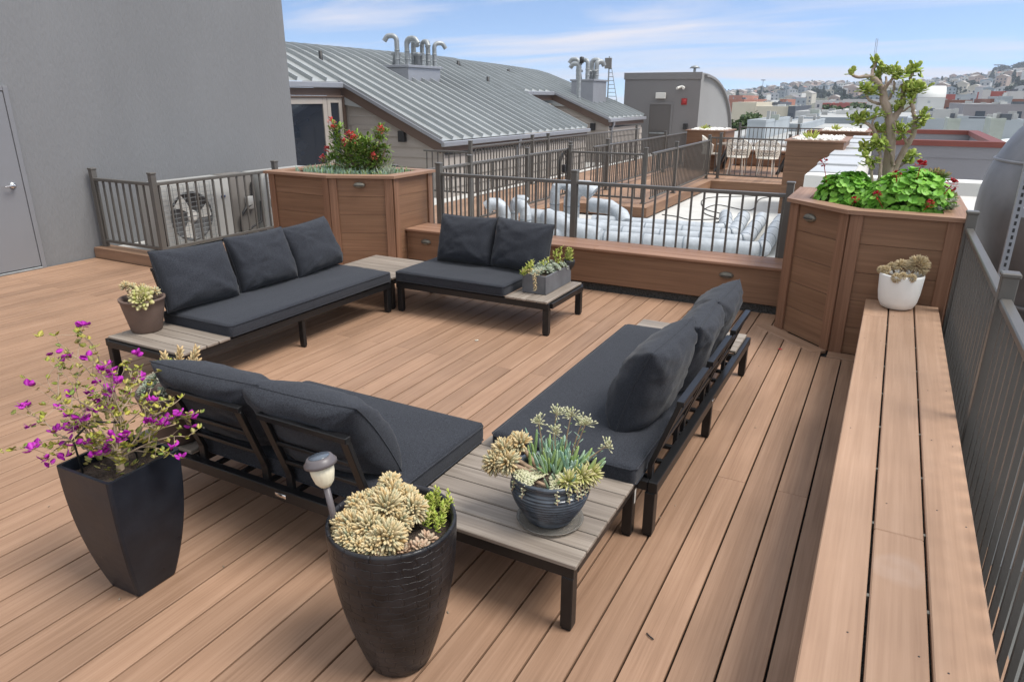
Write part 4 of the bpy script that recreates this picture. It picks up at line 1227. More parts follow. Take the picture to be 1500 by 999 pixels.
for _c, _s, _n in [((-0.268, -0.05, 0.956), 0.03, 20), ((-0.121, 0.02, 1.035), 0.045, 28), ((-0.092, 0.04, 0.981), 0.06, 44), ((-0.062, 0.05, 0.976), 0.055, 36), ((-0.141, 0.0, 0.918), 0.04, 24), ((0.006, -0.08, 0.961), 0.062, 48), ((0.043, -0.05, 0.941), 0.055, 40), ((0.099, 0.05, 0.953), 0.05, 34), ((0.142, 0.06, 0.984), 0.055, 38), ((-0.137, -0.06, 0.839), 0.07, 62), ((-0.164, -0.06, 0.854), 0.05, 34), ((-0.103, -0.05, 0.816), 0.05, 30), ((0.146, -0.02, 0.844), 0.07, 60), ((0.189, -0.02, 0.839), 0.065, 50), ((0.118, 0.0, 0.839), 0.05, 30), ((0.066, 0.02, 0.797), 0.05, 26), ((0.083, 0.0, 0.73), 0.035, 18), ((0.162, -0.03, 0.777), 0.05, 26), ((0.044, 0.0, 0.692), 0.03, 14), ((-0.051, -0.05, 0.673), 0.045, 26), ((-0.18, -0.08, 0.637), 0.065, 56), ((-0.156, -0.08, 0.611), 0.05, 30), ((-0.102, -0.06, 0.649), 0.03, 14), ((-0.019, 0.0, 0.563), 0.06, 44), ((0.009, 0.0, 0.542), 0.05, 28), ((0.105, -0.07, 0.568), 0.055, 34), ((0.138, -0.07, 0.548), 0.05, 26), ((0.171, -0.03, 0.579), 0.035, 14), ((0.252, -0.05, 0.665), 0.055, 40), ((0.236, -0.05, 0.649), 0.04, 20), ((0.227, -0.03, 0.591), 0.035, 14), ((-0.082, -0.12, 0.437), 0.06, 48), ((-0.025, -0.12, 0.46), 0.055, 38), ((0.026, -0.12, 0.451), 0.055, 40), ((-0.077, -0.16, 0.385), 0.055, 36), ((-0.029, -0.14, 0.332), 0.05, 28), ((0.227, 0.06, 0.372), 0.055, 38), ((0.193, 0.06, 0.337), 0.045, 22), ((-0.05, -0.16, 0.31), 0.035, 12)]: tuft(_c, _s, _n)
part(bark, 'trunk', JBARK, t); part(lf, 'crown', JLEAF, t)

# ---------------------------------------------------------------- geraniums and other planter plants
GER = leafmat('geranium_leaf', [(.10, .29, .025, 1), (.20, .47, .05, 1), (.29, .56, .09, 1), (.13, .36, .035, 1)], trans=.2, rough=.5)
GRED = leafmat('geranium_flower', [(.38, .008, .015, 1), (.50, .015, .03, 1), (.30, .005, .012, 1)], trans=.15)
def round_leaf(m, c, n, R, rr):
    n = V(n).normalized(); a = n.orthogonal().normalized(); b = n.cross(a)
    k0 = rr.uniform(0, 6.28); N = 14; vs = [V(c) - n * R * .18]
    for ring, (k, h) in enumerate(((.55, -.05), (1.0, .06))):
        for i in range(N):
            an = k0 + 2 * pi * i / N
            r = R * k * (1 + (.09 * math.cos(an * 7) + .05 * math.sin(an * 3)) * (ring == 1))
            if ring == 1 and i == 0: r *= .55
            vs.append(V(c) + (a * math.cos(an) + b * math.sin(an)) * r + n * (R * (h + rr.uniform(-.06, .06))))
    fs = [[0, 1 + i, 1 + (i + 1) % N] for i in range(N)]
    for i in range(N):
        j = (i + 1) % N
        fs.append([1 + i, 1 + N + i, 1 + N + j, 1 + j])
    m.add(vs, fs, 0, True)
def geranium(label, c, rx, ry, rz, n, flowers, seed):
    rr = random.Random(seed)
    t = plant('geranium', label, 'flowering plant', c)
    m = MB(); st = MB()
    for i in range(n):
        u = rr.random() ** .5; a = rr.uniform(0, 6.28); el = rr.uniform(-.1, 1.5)
        d = V((math.cos(el) * math.cos(a), math.cos(el) * math.sin(a), math.sin(el)))
        k = rr.uniform(.72, 1.05)
        k *= 1 + .18 * mnoise.noise(d * 2.3 + V((seed, 0, 0)))
        p = V((d.x * rx * k, d.y * ry * k, max(.0, d.z * rz * k) + .01))
        nn = (d + V((0, 0, .45)) + V((rr.gauss(0, .45), rr.gauss(0, .45), rr.gauss(0, .25)))).normalized()
        round_leaf(m, p, nn, rr.uniform(.018, .036), rr)
        if i % 3 == 0: st.tube([(p.x * .3, p.y * .3, 0), tuple(p)], .0025, 4)
    part(m, 'leaves', GER, t); part(st, 'stem', mat('green_stem', (.10, .17, .04, 1), var=.1), t)
    for (x, y, z, s) in flowers:
        f = MB()
        for k in range(26):
            d = V((rr.gauss(0, 1), rr.gauss(0, 1), rr.gauss(.3, .8))).normalized(); p = V((x, y, z)) + d * s
            f.blade(p, d + V((rr.gauss(0, .6), rr.gauss(0, .6), 0)), (0, 0, 1), s * .8, s * .8, .002, 0, .2)
        f.tube([(x * .7, y * .7, z * .4), (x, y, z)], .003, 5)
        part(f, 'flower', GRED, t)
geranium('green geranium with few red flowers on the left of the jade tree planter', (-.27, 5.96, .98), .23, .19, .27, 720, [(-.19, -.06, .34, .022), (.07, -.25, .10, .022)], 31)
geranium('larger green geranium with red flowers on the right of the jade tree planter', (.13, 5.78, .98), .30, .25, .31, 1100, [(.045, -.12, .36, .030), (.25, -.14, .25, .029), (-.19, -.25, .16, .022), (-.09, -.18, .30, .022), (.14, -.27, .13, .02)], 37)
t = plant('aeonium', 'green rosette with reddish tips behind the right geranium', 'succulent', (.30, 6.15, 1.0))
m = MB(); st = MB()
rr = random.Random(8)
rosette(m, (0, 0, .21), (0.05, -.3, 1), .125, 70, .036, .004, rr, 1.45, .15, .1)
rosette(m, (.10, -.10, .10), (0.2, -.3, 1), .08, 40, .03, .004, rr, 1.45, .15, .1)
st.tube([(0, 0, 0), (0, 0, .2)], .016, 8)
part(m, 'leaves', leafmat('aeonium_leaf', [(.12, .22, .05, 1), (.20, .32, .08, 1)], tipcol=(.28, .05, .05, 1)), t); part(st, 'stem', STEMB, t)
t = plant('grey_succulent', 'pale grey-green spiky plant at the right end of the jade tree planter', 'succulent', (.36, 5.80, 1.0))
m = MB()
for i in range(14):
    rosette(m, (rr.uniform(-.05, .06), rr.uniform(-.18, .2), rr.uniform(.03, .12)), (rr.uniform(-.3, .3), rr.uniform(-.3, .3), 1), .045, 24, .010, .005, rr)
part(m, 'leaves', GREYG, t)
# red flowering shrub in the left planter
CT = leafmat('shrub_leaf', [(.14, .27, .04, 1), (.25, .42, .07, 1), (.38, .50, .11, 1), (.18, .33, .045, 1), (.48, .48, .16, 1)], trans=.25)
CTF = leafmat('coral_flower', [(.78, .09, .10, 1), (.85, .18, .14, 1), (.70, .06, .07, 1)], trans=.2)
t = plant('crown_of_thorns', 'bushy green shrub with coral red flowers in the left planter', 'shrub', (-5.25, 6.28, .95))
m = MB(); f = MB(); st = MB(); rr = random.Random(17)
clumps_old = [(.05, .0, .16, .16, 170), (.17, .02, .14, .15, 150), (.26, .0, .20, .13, 110), (.12, .02, .28, .15, 140), (-.03, .0, .30, .12, 90), (.24, .02, .34, .09, 60), (-.12, .0, .36, .09, 55), (-.05, .0, .47, .09, 60), (.27, .03, .47, .075, 45), (.20, .02, .22, .13, 90), (-.22, -.03, .07, .10, 60), (.36, .02, .30, .08, 40), (.02, .03, .22, .14, 90)]
clumps = [(-.02, .0, .22, .17, 240), (.14, .0, .20, .15, 200), (-.15, .0, .22, .13, 150), (.22, .0, .26, .12, 140), (-.06, .0, .33, .13, 140), (.08, .0, .32, .12, 120), (-.28, -.02, .26, .10, 90), (-.33, -.02, .38, .07, 50), (-.32, -.02, .47, .085, 80), (.28, -.02, .38, .07, 50), (.30, -.02, .46, .075, 70), (-.40, -.03, .12, .11, 90), (.0, .03, .10, .18, 200), (.22, .02, .10, .14, 120), (-.2, .0, .10, .14, 120), (.34, .0, .30, .06, 40), (-.42, .0, .25, .06, 30)]
for (x, y, z, s, n) in clumps:
    for k in range(int(n * 1.2)):
        d = V((rr.gauss(0, 1), rr.gauss(0, 1), rr.gauss(0, .8))); d = d.normalized() * s * rr.uniform(.3, 1.0)
        p = V((x, y, z)) + d; dd = (d.normalized() + V((rr.gauss(0, .5), rr.gauss(0, .5), .5))).normalized()
        L = rr.uniform(.045, .075); leafL = L
        m.blade(p, dd, V((0, 0, 1)), L, L * .42, .002, 0, -.2, ((0, .25), (.3, .75), (.65, 1.0), (.92, .6)))
    st.tube([(x * .3 + .08, y * .3, -.02), (x * .7 + .03, y * .6, z * .55), (x, y, z)], [.014, .011, .007], 7)
for (x, y, z, s) in [(-.36, -.05, .56, .05), (-.33, -.06, .50, .035), (-.05, -.13, .44, .055), (.0, -.12, .40, .05), (.33, -.06, .49, .045), (-.53, -.05, .15, .045), (-.46, -.05, .27, .03), (.27, -.12, .22, .035), (-.12, -.13, .36, .03)]:
    f = MB()
    for k in range(30):
        d = V((rr.gauss(0, 1), rr.gauss(0, 1), rr.gauss(0, .8))).normalized(); p = V((x, y, z)) + d * s * rr.uniform(.4, 1)
        f.blade(p, d + V((0, -.3, .3)), (0, 0, 1), .024, .024, .002, 0, .1)
    part(f, 'flower', CTF, t)
part(m, 'leaves', CT, t); part(st, 'stem', STEMB, t)
m = MB(); rr = random.Random(3)
for i in range(900):
    x = rr.uniform(-5.95, -4.78); y = rr.uniform(5.92, 6.6)
    if y < 5.86 + max(0, (x + 5.235)) * .46: continue
    d = V((rr.gauss(0, .35), rr.gauss(0, .35) - .15, 1)).normalized()
    m.blade((x, y, .95), d, (0, 1, .2), rr.uniform(.05, .11), .011, .008, 0, rr.uniform(-.1, .2), ((0, .7), (.3, 1), (.7, .95), (.93, .5)))
o = m.build('chalk_sticks', BLUEG, None); tag(o, 'blue-green chalk stick ground cover around the red flowering shrub', 'ground cover', kind='stuff')
t = plant('silver_succulent', 'pale spiky tuft beside the red flowering shrub', 'succulent', (-4.86, 6.22, .95))
m = MB()
for i in range(70):
    d = V((rr.gauss(0, .6), rr.gauss(0, .6), 1)).normalized()
    m.blade((rr.gauss(0, .05), rr.gauss(0, .05), .0), d, (0, 1, 0), rr.uniform(.08, .17), .010, .005)
part(m, 'leaves', GREYG, t)

# ---------------------------------------------------------------- the grey rendered building on the left
t = thing('rendered_building', 'tall plain grey rendered wall of the building on the left with a flush grey door', 'building', (-8.05, 3.0, 0))
m = MB(); m.box(-13.5, -8.05, -4.0, 8.1, -.6, 5.2)
m.build('wall', STU, t)
m = MB(); m.box(-8.05 + .002, -8.02, 3.16, 4.135, .03, 1.82, .003)
d = m.build('door', DOOR, t)
m = MB()
m.lathe([(0, 0), (.032, 0), (.034, .006), (.028, .014), (.012, .018), (.011, .05), (0, .05)], (-8.02, 4.03, .90), 20, axis=(1, 0, 0))
m.tube([(-7.975, 4.03, .90), (-7.968, 4.0, .90), (-7.968, 3.93, .897)], [.010, .010, .008], 10)
m.build('handle', CHR, d)
m = MB()
m.box(-8.047, -8.012, 4.139, 4.185, .0, 1.87, .003, 0, 2); m.box(-8.047, -8.012, 3.11, 3.156, .0, 1.87, .003, 0, 2); m.box(-8.047, -8.012, 3.158, 4.137, 1.825, 1.87, .003, 0, 1)
m.build('door_frame', DOOR, t)
for z in (.25, .92, 1.6):
    m = MB(); m.lathe([(0, 0), (.009, 0), (.009, .10), (0, .10)], (-8.012, 3.157, z), 10); m.build('hinge', GALV, d)
m = MB(); m.box(-8.05 + .003, -8.0, 3.158, 4.137, .002, .022, .003, 0, 1)
m.build('threshold', GALV, t)

# ---------------------------------------------------------------- heat pump enclosure
m = MB()
m.box(-8.04, -6.86, 4.75, 4.772, .0, .097, .002, 0, 0)
m.box(-6.88, -6.858, 4.774, 6.7, .0, .097, .002, 0, 1)
for i in range(8): m.box(-8.04 + i * .1475, -8.04 + i * .1475 + .142, 4.752, 4.90, .0975, .118, .002, 0, 0) if i == 99 else None
m.box(-8.04, -6.86, 4.752, 4.94, .0985, .12, .003, 0, 0)
m.box(-7.0, -6.86, 4.945, 6.7, .0985, .12, .003, 0, 1)
single('timber_kerb', m, DK, 'low timber kerb under the heat pump railing by the grey wall', 'kerb')
m = MB(); m.box(-8.04, -7.02, 4.95, 8.05, -.02, .085)
single('equipment_pad', m, MEMB, 'white membrane pad under the heat pumps inside the railing', 'pad')
ACW = mat('cream_white_enamel', lin(176, 176, 173), rough=.35, var=.03)
FANG = mat('fan_recess', (.11, .11, .112, 1), rough=.6, var=.2)
ACG = mat('grey_enamel', lin(120, 116, 112), rough=.5, var=.05)
def heat_pump(label, y0, y1, x0=-7.46, x1=-7.12, z0=.12, z1=.86):
    t = thing('heat_pump', label, 'heat pump', ((x0 + x1) / 2, (y0 + y1) / 2, z0 - .03), group='heat pumps behind the railing')
    m = MB(); m.rbox(x0, x1, y0, y1, z0, z1, .012, 2); m.build('casing', ACW, t)
    yc = y0 + .40 * (y1 - y0); zc = (z0 + z1) / 2 - .03; R = .285
    m = MB(); m.lathe([(R, 0), (R, .004), (R - .02, .004), (R - .02, .001), (0, .001)], (x1, yc, zc), 40, axis=(1, 0, 0))
    f = m.build('fan_opening', FANG, t)
    m = MB()
    for k in range(3):
        a0 = k * 2 * pi / 3
        vs = []
        for i in range(7):
            r = .06 + (R - .075) * i / 6
            for w in (-.34, .34): vs.append((x1 + .003 + .012 * (w + .3), yc + r * math.cos(a0 + w + .25 * i / 6), zc + r * math.sin(a0 + w + .25 * i / 6)))
        m.add(vs, [[2 * i, 2 * i + 1, 2 * i + 3, 2 * i + 2] for i in range(6)], 0, True)
    m.lathe([(.07, 0), (.07, .014), (.05, .022), (0, .024)], (x1 + .002, yc, zc), 24, axis=(1, 0, 0))
    m.build('fan', OFFW, f)
    m = MB()
    n = 13
    for i in range(n + 1):
        z = z0 + .03 + (z1 - z0 - .06) * i / n
        m.tube([(x1 + .028, y0 + .03, z), (x1 + .028, yc + R + .06, z)], .0032, 5)
    k = 10
    for i in range(k + 1):
        y = y0 + .03 + (yc + R + .03 - y0) * i / k
        m.tube([(x1 + .030, y, z0 + .03), (x1 + .030, y, z1 - .03)], .0032, 5)
    m.build('wire_guard', GALV, t)
    m = MB(); m.rbox(x1 - .002, x1 + .012, y1 - .16, y1 - .10, zc + .16, zc + .185, .002, 1)
    m.build('badge', mat('blue_badge', (.05, .07, .16, 1), rough=.3), t)
    m = MB()
    for yy in (y0 + .15, y1 - .15): m.box(x0 - .02, x1 + .02, yy - .03, yy + .03, z0 - .032, z0 - .002, .004)
    m.build('foot', DKG, t)
    return t
heat_pump('white heat pump with caged fan behind the left railing, nearest the wall door', 5.02, 6.02)
t = heat_pump('second white heat pump half hidden behind the angled planter', 6.52, 7.5)
m = MB(); m.rbox(-7.50, -7.2, 6.08, 6.44, .10, .86, .02, 2)
t = thing('equipment_cabinet', 'dark grey equipment cabinet with conduit between the two heat pumps', 'cabinet', (-7.35, 6.26, .086))
m.build('casing', ACG, t)
m = MB(); m.tube([(-7.17, 6.15, .12), (-7.15, 6.15, .35), (-7.15, 6.25, .45), (-7.16, 6.38, .48), (-7.17, 6.40, .75)], .018, 8); m.tube([(-7.17, 6.2, .10), (-7.13, 6.3, .2), (-7.13, 6.45, .25), (-7.16, 6.5, .5)], .014, 8)
m.build('conduit', DKG, t)
m = MB(); m.rbox(-7.20, -7.14, 6.28, 6.38, .42, .58, .006, 1); m.build('switch_box', ACW, t)

# ---------------------------------------------------------------- siding houses under the seamed metal roof
def roof_z(x, y, ze, xe, sl):
    z = ze + sl * (xe - x)
    # rounded crest
    zc = ze + sl * (xe + 12.35)
    if x < -11.9:
        u = (-11.9 - x)
        z = ze + sl * (xe + 11.9) + sl * u - .30 * u * u * .5 - .06 * u
    if y > 17.5: z -= .0022 * (y - 17.5) ** 2 * max(0, min(1, (-9.0 - x) / 3))
    return z
def house(name, label, y0, y1, xe, ze, sl, xh, yr0, parts):
    """lean-to roof falling towards +x; eave xe; the part before y0 is cut back to xh"""
    t = thing(name, label, 'house', (xe - .1, y0, -.2))
    # walls
    w = MB()
    def wall(p, q, zb, ztops):
        p = V((*p, 0)); q = V((*q, 0)); d = (q - p).normalized(); n = V((d.y, -d.x, 0)); L = (q - p).length
        h = .2; r = 0
        while True:
            z0 = zb + r * h
            za, zq = ztops
            if z0 >= max(za, zq): break
            z1 = z0 + h - .003
            # clip course to the sloping top
            def topz(u): return za + (zq - za) * u
            u0, u1 = 0.0, 1.0
            if min(za, zq) < z1:
                us = (z0 - za) / (zq - za) if abs(zq - za) > 1e-6 else 0
                if zq > za: u0 = max(0, us)
                else: u1 = min(1, us)
            if u1 - u0 > .01:
                def pt(u, z, o): 
                    v = p + d * (L * u) + n * o; return (v.x, v.y, z)
                zu0, zu1 = min(z1, topz(u0)), min(z1, topz(u1))
                vs = [pt(u0, z0, .032), pt(u1, z0, .032), pt(u1, zu1, .004), pt(u0, zu0, .004)]
                # keep the kink where the top line crosses the course
                uk = (z1 - za) / (zq - za) if abs(zq - za) > 1e-6 else -1
                poly = vs
                if u0 < uk < u1: poly = [vs[0], vs[1], vs[2], pt(uk, z1, .004), vs[3]]
                w.add(poly, [list(range(len(poly)))])
                lo = [pt(u0, z0, .0), pt(u1, z0, .0), pt(u1, z0, .032), pt(u0, z0, .032)]
                w.add(lo, [[0, 1, 2, 3]])
            r += 1
    zl = ze - .20
    zh = ze + sl * (xe - xh) - .22
    wall((xh, y0), (xe - .06, y0), -.2, (zh, zl))
    wall((xe - .06, y0), (xe - .06, y1), -.2, (zl, zl))
    if yr0 < y0: wall((xh, yr0), (xh, y0), -.2, (zh, zh))
    w.build('wall', SID, t)
    b = MB(); b.box(-14.5, xh - .02, yr0, y1, -.6, ze + .1); b.box(xh - .02, xe - .08, y0 + .02, y1, -.6, zl - .1)
    b.build('core', SID, t)
    # roof surface
    ro = MB()
    xs = [xe, xh] + [xh - (xh + 14.6) * k / 10 for k in range(1, 11)]
    def sheet(xs, ya, yb):
        ny = max(2, int((yb - ya) / .8)); vs = []
        for x in xs:
            for j in range(ny + 1):
                y = ya + (yb - ya) * j / ny
                vs.append((x, y, roof_z(x, y, ze, xe, sl)))
        n = ny + 1
        fs = [[i * n + j, i * n + j + 1, (i + 1) * n + j + 1, (i + 1) * n + j] for i in range(len(xs) - 1) for j in range(ny)]
        ro.add(vs, fs, 0, True)
        for j in (0, ny):
            e = [vs[i * n + j] for i in range(len(xs))]; k2 = len(e)
            ro.add(e + [(a, b, c - .45 if a < xs[1] else c - .03) for a, b, c in e], [[i, i + 1, i + 1 + k2, i + k2] for i in range(k2 - 1)], 0)
        k = int((yb - ya) / .40)
        for j in range(k + 1):
            y = ya + (yb - ya) * j / k
            for x0, x1 in zip(xs[:-1], xs[1:]):
                z0 = roof_z(x0, y, ze, xe, sl); z1 = roof_z(x1, y, ze, xe, sl)
                ro.bar((x0, y, z0 + .042), (x1, y, z1 + .042), .03, .08, (0, 0, 1), 0)
    sheet([xe, xh + (xe - xh) * .5] + xs[1:], y0 - .12, y1)
    if yr0 < y0: sheet(xs[1:], yr0, y0 - .125)
    rf = ro.build('roof', RFM, t)
    # fascias and gutters
    f = MB(); g = MB()
    d = V((xh - xe, 0, sl * (xe - xh))); L = d.length; d.normalize(); nn = V((-d.z, 0, d.x))
    mid = V(((xe + xh) / 2, y0 - .13, ze + sl * (xe - xh) / 2))
    f.obox(mid + V((0, .02, -.15)), [d, V((0, 1, 0)), nn], [L / 2, .015, .10], .002)
    g.obox(mid + V((0, -.005, -.012)), [d, V((0, 1, 0)), nn], [L / 2 + .04, .03, .035], .004)
    f.box(xe - .02, xe + .005, y0 - .1, y1, ze - .23, ze - .115, .002, 0, 1)
    g.box(xe - .0, xe + .09, y0 - .16, y1 + .05, ze - .112, ze - .015, .012, 0, 1)
    if yr0 < y0:
        zz = ze + sl * (xe - xh)
        f.box(xh + .01, xh + .035, yr0, y0 - .16, zz - .27, zz - .125, .002, 0, 1)
        g.box(xh + .04, xh + .13, yr0, y0 - .17, zz - .12, zz - .01, .012, 0, 1)
    f.build('fascia', TRM, t); g.build('gutter', GUT, t)
    # downpipe, corner boards
    c = MB(); c.tube([(xe + .045, y0 + parts.get('dp', 2.6), ze - .1), (xe + .045, y0 + parts.get('dp', 2.6), ze - .2), (xe - .02, y0 + parts.get('dp', 2.6), ze - .33), (xe - .02, y0 + parts.get('dp', 2.6), -.2)], .04, 10)
    c.build('downpipe', GUT, t)
    c = MB(); c.box(xe - .14, xe - .035, y0 - .022, y0 - .002 + .02, -.2, zl - .005, .002, 0, 2); c.box(xh + .0, xh + .09, y0 - .026, y0 - .005, -.2, zh - .06, .002, 0, 2)
    c.build('corner_board', SID, t)
    for (xa, xb, za, zb) in parts.get('hatch', []):
        h = MB(); h.box(xa, xb, y0 - .035, y0 - .02, za, zb, .002); o = h.build('hatch_door', SID, t)
        h = MB()
        h.box(xa - .09, xa - .004, y0 - .045, y0 - .019, za - .1, zb + .09, .003, 0, 2); h.box(xb + .004, xb + .09, y0 - .045, y0 - .019, za - .1, zb + .09, .003, 0, 2); h.box(xa - .002, xb + .002, y0 - .045, y0 - .019, zb + .004, zb + .09, .003, 0, 0)
        h.build('hatch_frame', SID, t)
    for (xc, zc) in parts.get('light', []):
        h = MB(); h.box(xc - .075, xc + .075, y0 - .13, y0 - .02, zc - .11, zc + .11, .006); h.build('wall_light', DKG, t)
    return t
h1 = house('siding_house', 'taupe sided house with standing-seam metal roof and pipe cluster, nearest behind the left planter', 12.2, 19.75, -8.03, .95, .446, -10.55, 7.5,
      dict(dp=3.2, hatch=[(-10.30, -9.56, -.1, 1.12)], light=[(-9.04, 1.01)]))
h2 = house('siding_house', 'second taupe sided house with metal roof, beside the grey stair tower', 21.8, 25.2, -8.10, 1.17, .40, -10.1, 19.76,
      dict(dp=.25, light=[(-8.65, .90)]))
# glazed door and side light on the cut-back wall of the first house
def glazed(par, x, ya, yb, za, zb, fw, name='window'):
    m = MB()
    m.box(x + .02, x + .06, ya, ya + fw, za, zb, .004, 0, 2); m.box(x + .02, x + .06, yb - fw, yb, za, zb, .004, 0, 2)
    m.box(x + .02, x + .06, ya + fw + .001, yb - fw - .001, zb - fw, zb, .004, 0, 1); m.box(x + .02, x + .06, ya + fw + .001, yb - fw - .001, za, za + fw, .004, 0, 1)
    o = m.build(name, SID, par)
    g = MB(); g.box(x + .022, x + .035, ya + fw - .004, yb - fw + .004, za + fw - .004, zb - fw + .004)
    g.build('pane', GLS, o)
    return o
glazed(h1, -10.55, 10.35, 11.56, -.15, 1.76, .12, 'glass_door')
glazed(h1, -10.55, 11.57, 12.02, -.15, 1.76, .10)
m = MB(); m.box(-10.53, -10.46, 9.9, 12.12, 1.765, 1.80, .003, 0, 1); m.box(-10.53, -10.47, 12.03, 12.12, -.2, 1.76, .003, 0, 2)
m.build('window_trim', TRM, h1)
# roof pipe clusters
def gooseneck(m, c, h, r, ang, drop=.14, reach=.26):
    x, y, z = c; d = V((math.cos(ang), math.sin(ang), 0))
    P = [V((x, y, z)), V((x, y, z + h - .10))]
    for k in range(1, 7):
        a = pi / 2 * k / 6
        P.append(V((x, y, z + h - .10)) + d * (.11 * (1 - math.cos(a))) + V((0, 0, .11 * math.sin(a))))
    P.append(P[-1] + d * (reach - .2)); 
    q = P[-1]
    for k in range(1, 5):
        a = pi / 3 * k / 4
        P.append(q + d * (.1 * math.sin(a)) + V((0, 0, -.1 * (1 - math.cos(a)))))
    P.append(P[-1] + d * .05 + V((0, 0, -drop * .5)))
    m.tube(P, r, 12)
    for zz in (.12, h * .5): m.lathe([(r, 0), (r + .006, .004), (r + .006, .03), (r, .034)], (x, y, z + zz), 12)
def pipe_cluster(label, x0, x1, y0, y1, zt, pipes, low):
    t = thing('roof_vent_cluster', label, 'roof vents', ((x0 + x1) / 2, (y0 + y1) / 2, low), group='vent pipe clusters on the metal roofs')
    m = MB(); m.box(x0, x1, y0, y1, low, zt, .006); m.box(x0 - .04, x1 + .04, y0 - .04, y1 + .04, zt + .002, zt + .06, .006)
    m.build('curb_box', GUT, t)
    for (x, y, h, r, a) in pipes:
        p = MB(); gooseneck(p, (x, y, zt + .06), h, r, a); p.build('vent_pipe', GALV, t)
    p = MB()
    for (x, y) in ((x0 + .15, y0 + .3), (x0 + .3, y1 - .4), (x1 - .2, (y0 + y1) / 2)): p.lathe([(.0, 0), (.10, 0), (.07, .22), (.12, .24), (.12, .30), (0, .32)], (x, y, zt + .06), 14)
    p.build('cowl', GALV, t)
    return t
pipe_cluster('large cluster of galvanised gooseneck vent pipes on the nearer metal roof', -11.45, -10.72, 14.75, 16.15, 2.46,
      [(-11.2, 14.98, .66, .06, 3.6), (-10.95, 15.05, .60, .06, .2), (-11.05, 15.45, .56, .06, -.6), (-10.85, 15.55, .55, .055, -.4), (-11.25, 15.75, .62, .06, 2.8), (-10.95, 15.95, .56, .06, -1.0), (-10.82, 16.05, .55, .055, .9)], 1.9)
pipe_cluster('smaller cluster of vent pipes on the farther metal roof by the antenna', -9.95, -9.15, 22.9, 24.1, 2.30,
      [(-9.8, 23.1, .62, .07, 3.4), (-9.5, 23.2, .60, .07, 3.0), (-9.3, 23.5, .56, .08, 1.0), (-9.6, 23.8, .62, .08, .3)], 1.5)
t = thing('vent_pole', 'tall capped vent pole standing on the farther metal roof', 'roof vent', (-9.42, 22.3, 1.65))
m = MB(); gooseneck(m, (-9.42, 22.3, 1.65), 1.15, .07, 3.3); m.build('pole', GALV, t)
m = MB(); m.lathe([(.0, 1.17), (.07, 1.18), (.07, 1.36), (0, 1.38)], (-9.35, 22.3, 1.65), 12); m.build('cap', DKG, t)
t = thing('antenna', 'wire frame antenna with small panel behind the farther roof vents', 'antenna', (-9.35, 24.8, 1.4))
m = MB()
for k in range(9):
    a0 = .25 * k
    m.tube([(-9.35, 24.8, 1.7 + .13 * k), (-9.0 + .0 * k - .03 * k, 24.8, 1.7 + .13 * k)], .012, 5)
m.tube([(-9.35, 24.8, 1.4), (-9.35, 24.8, 3.15)], .025, 6); m.tube([(-8.95, 24.8, 1.5), (-9.28, 24.8, 2.9)], .012, 5)
m.build('mast', GALV, t)
m = MB(); m.box(-9.5, -9.25, 24.75, 24.8, 2.75, 3.1, .005); m.build('panel', ACG, t)
def roof_pipe(label, x, y, z, h):
    m = MB(); m.lathe([(.09, -.08), (.045, .03), (.045, h), (0, h + .005)], (0, 0, 0), 12)
    single('roof_pipe', m, DKG, label, 'roof pipe', (x, y, z), 'black roof pipes')
roof_pipe('short black pipe on the metal roof nearest the grey wall', -11.6, 12.7, 2.50, .24)
roof_pipe('short black pipe on the metal roof slope right of the vent cluster', -10.69, 18.57, 2.10, .24)
roof_pipe('short black pipe at the roof crest beyond the vent cluster', -11.9, 18.9, 2.55, .25)
roof_pipe('short black pipe low at the crest near the farther vents', -11.6, 21.5, 2.45, .2)

# ---------------------------------------------------------------- stair tower
t = thing('stair_tower', 'dark grey rendered stair tower with a grey door and curved side roof', 'building', (-7.9, 26.5, -.3))
xa, xb, yf = -9.33, -6.48, 26.5
prof = [(26.5, -.6), (26.5, 2.64)]
for k in range(0, 13):
    u = k / 12
    prof.append((26.9 + 5.2 * math.sin(u * pi / 2) ** 1.0 , 2.64 - 2.3 * (1 - math.cos(u * pi / 2))))
prof.append((32.1, -.6))
n = len(prof)
m = MB()
vs = [(xa, y, z) for y, z in prof] + [(xb, y, z) for y, z in prof]
m.add(vs, [[i, i + n, (i + 1) % n + n, (i + 1) % n] for i in range(n)], 0)
m.add([(xb, y, z) for y, z in prof], [list(range(n))], 1)
m.add([(xa, y, z) for y, z in prof], [list(range(n - 1, -1, -1))], 0)
m.build('wall', [STU2, STU3], t)
m = MB(); m.box(xa - .03, xb + .03, yf - .04, yf - .003, 2.42, 2.66, .004)
for i in range(2, n - 2):
    y0, z0 = prof[i]; y1, z1 = prof[i + 1]
    m.bar((xb + .01, y0, z0 - .09), (xb + .01, y1, z1 - .09), .08, .20, (1, 0, 0), 0)
m.build('parapet_trim', STU2, t)
m = MB(); m.box(-8.30, -7.50, yf - .012, yf - .002, -.3, 1.55, .002); d = m.build('door', mat('tower_door_paint', lin(96, 92, 90), rough=.5, var=.03), t)
m = MB(); m.box(-8.25, -7.55, yf - .09, yf - .045, .52, .57, .005); m.build('push_bar', GALV, d)
m = MB(); m.box(-8.37, -8.302, yf - .03, yf - .003, -.3, 1.63, .003, 0, 2); m.box(-7.498, -7.43, yf - .03, yf - .003, -.3, 1.63, .003, 0, 2); m.box(-8.30, -7.50, yf - .03, yf - .003, 1.552, 1.63, .003)
m.build('door_frame', STU2, t)
m = MB(); m.box(-8.08, -7.72, yf - .12, yf - .003, 1.76, 1.97, .01); m.build('lamp_box', OFFW, t)
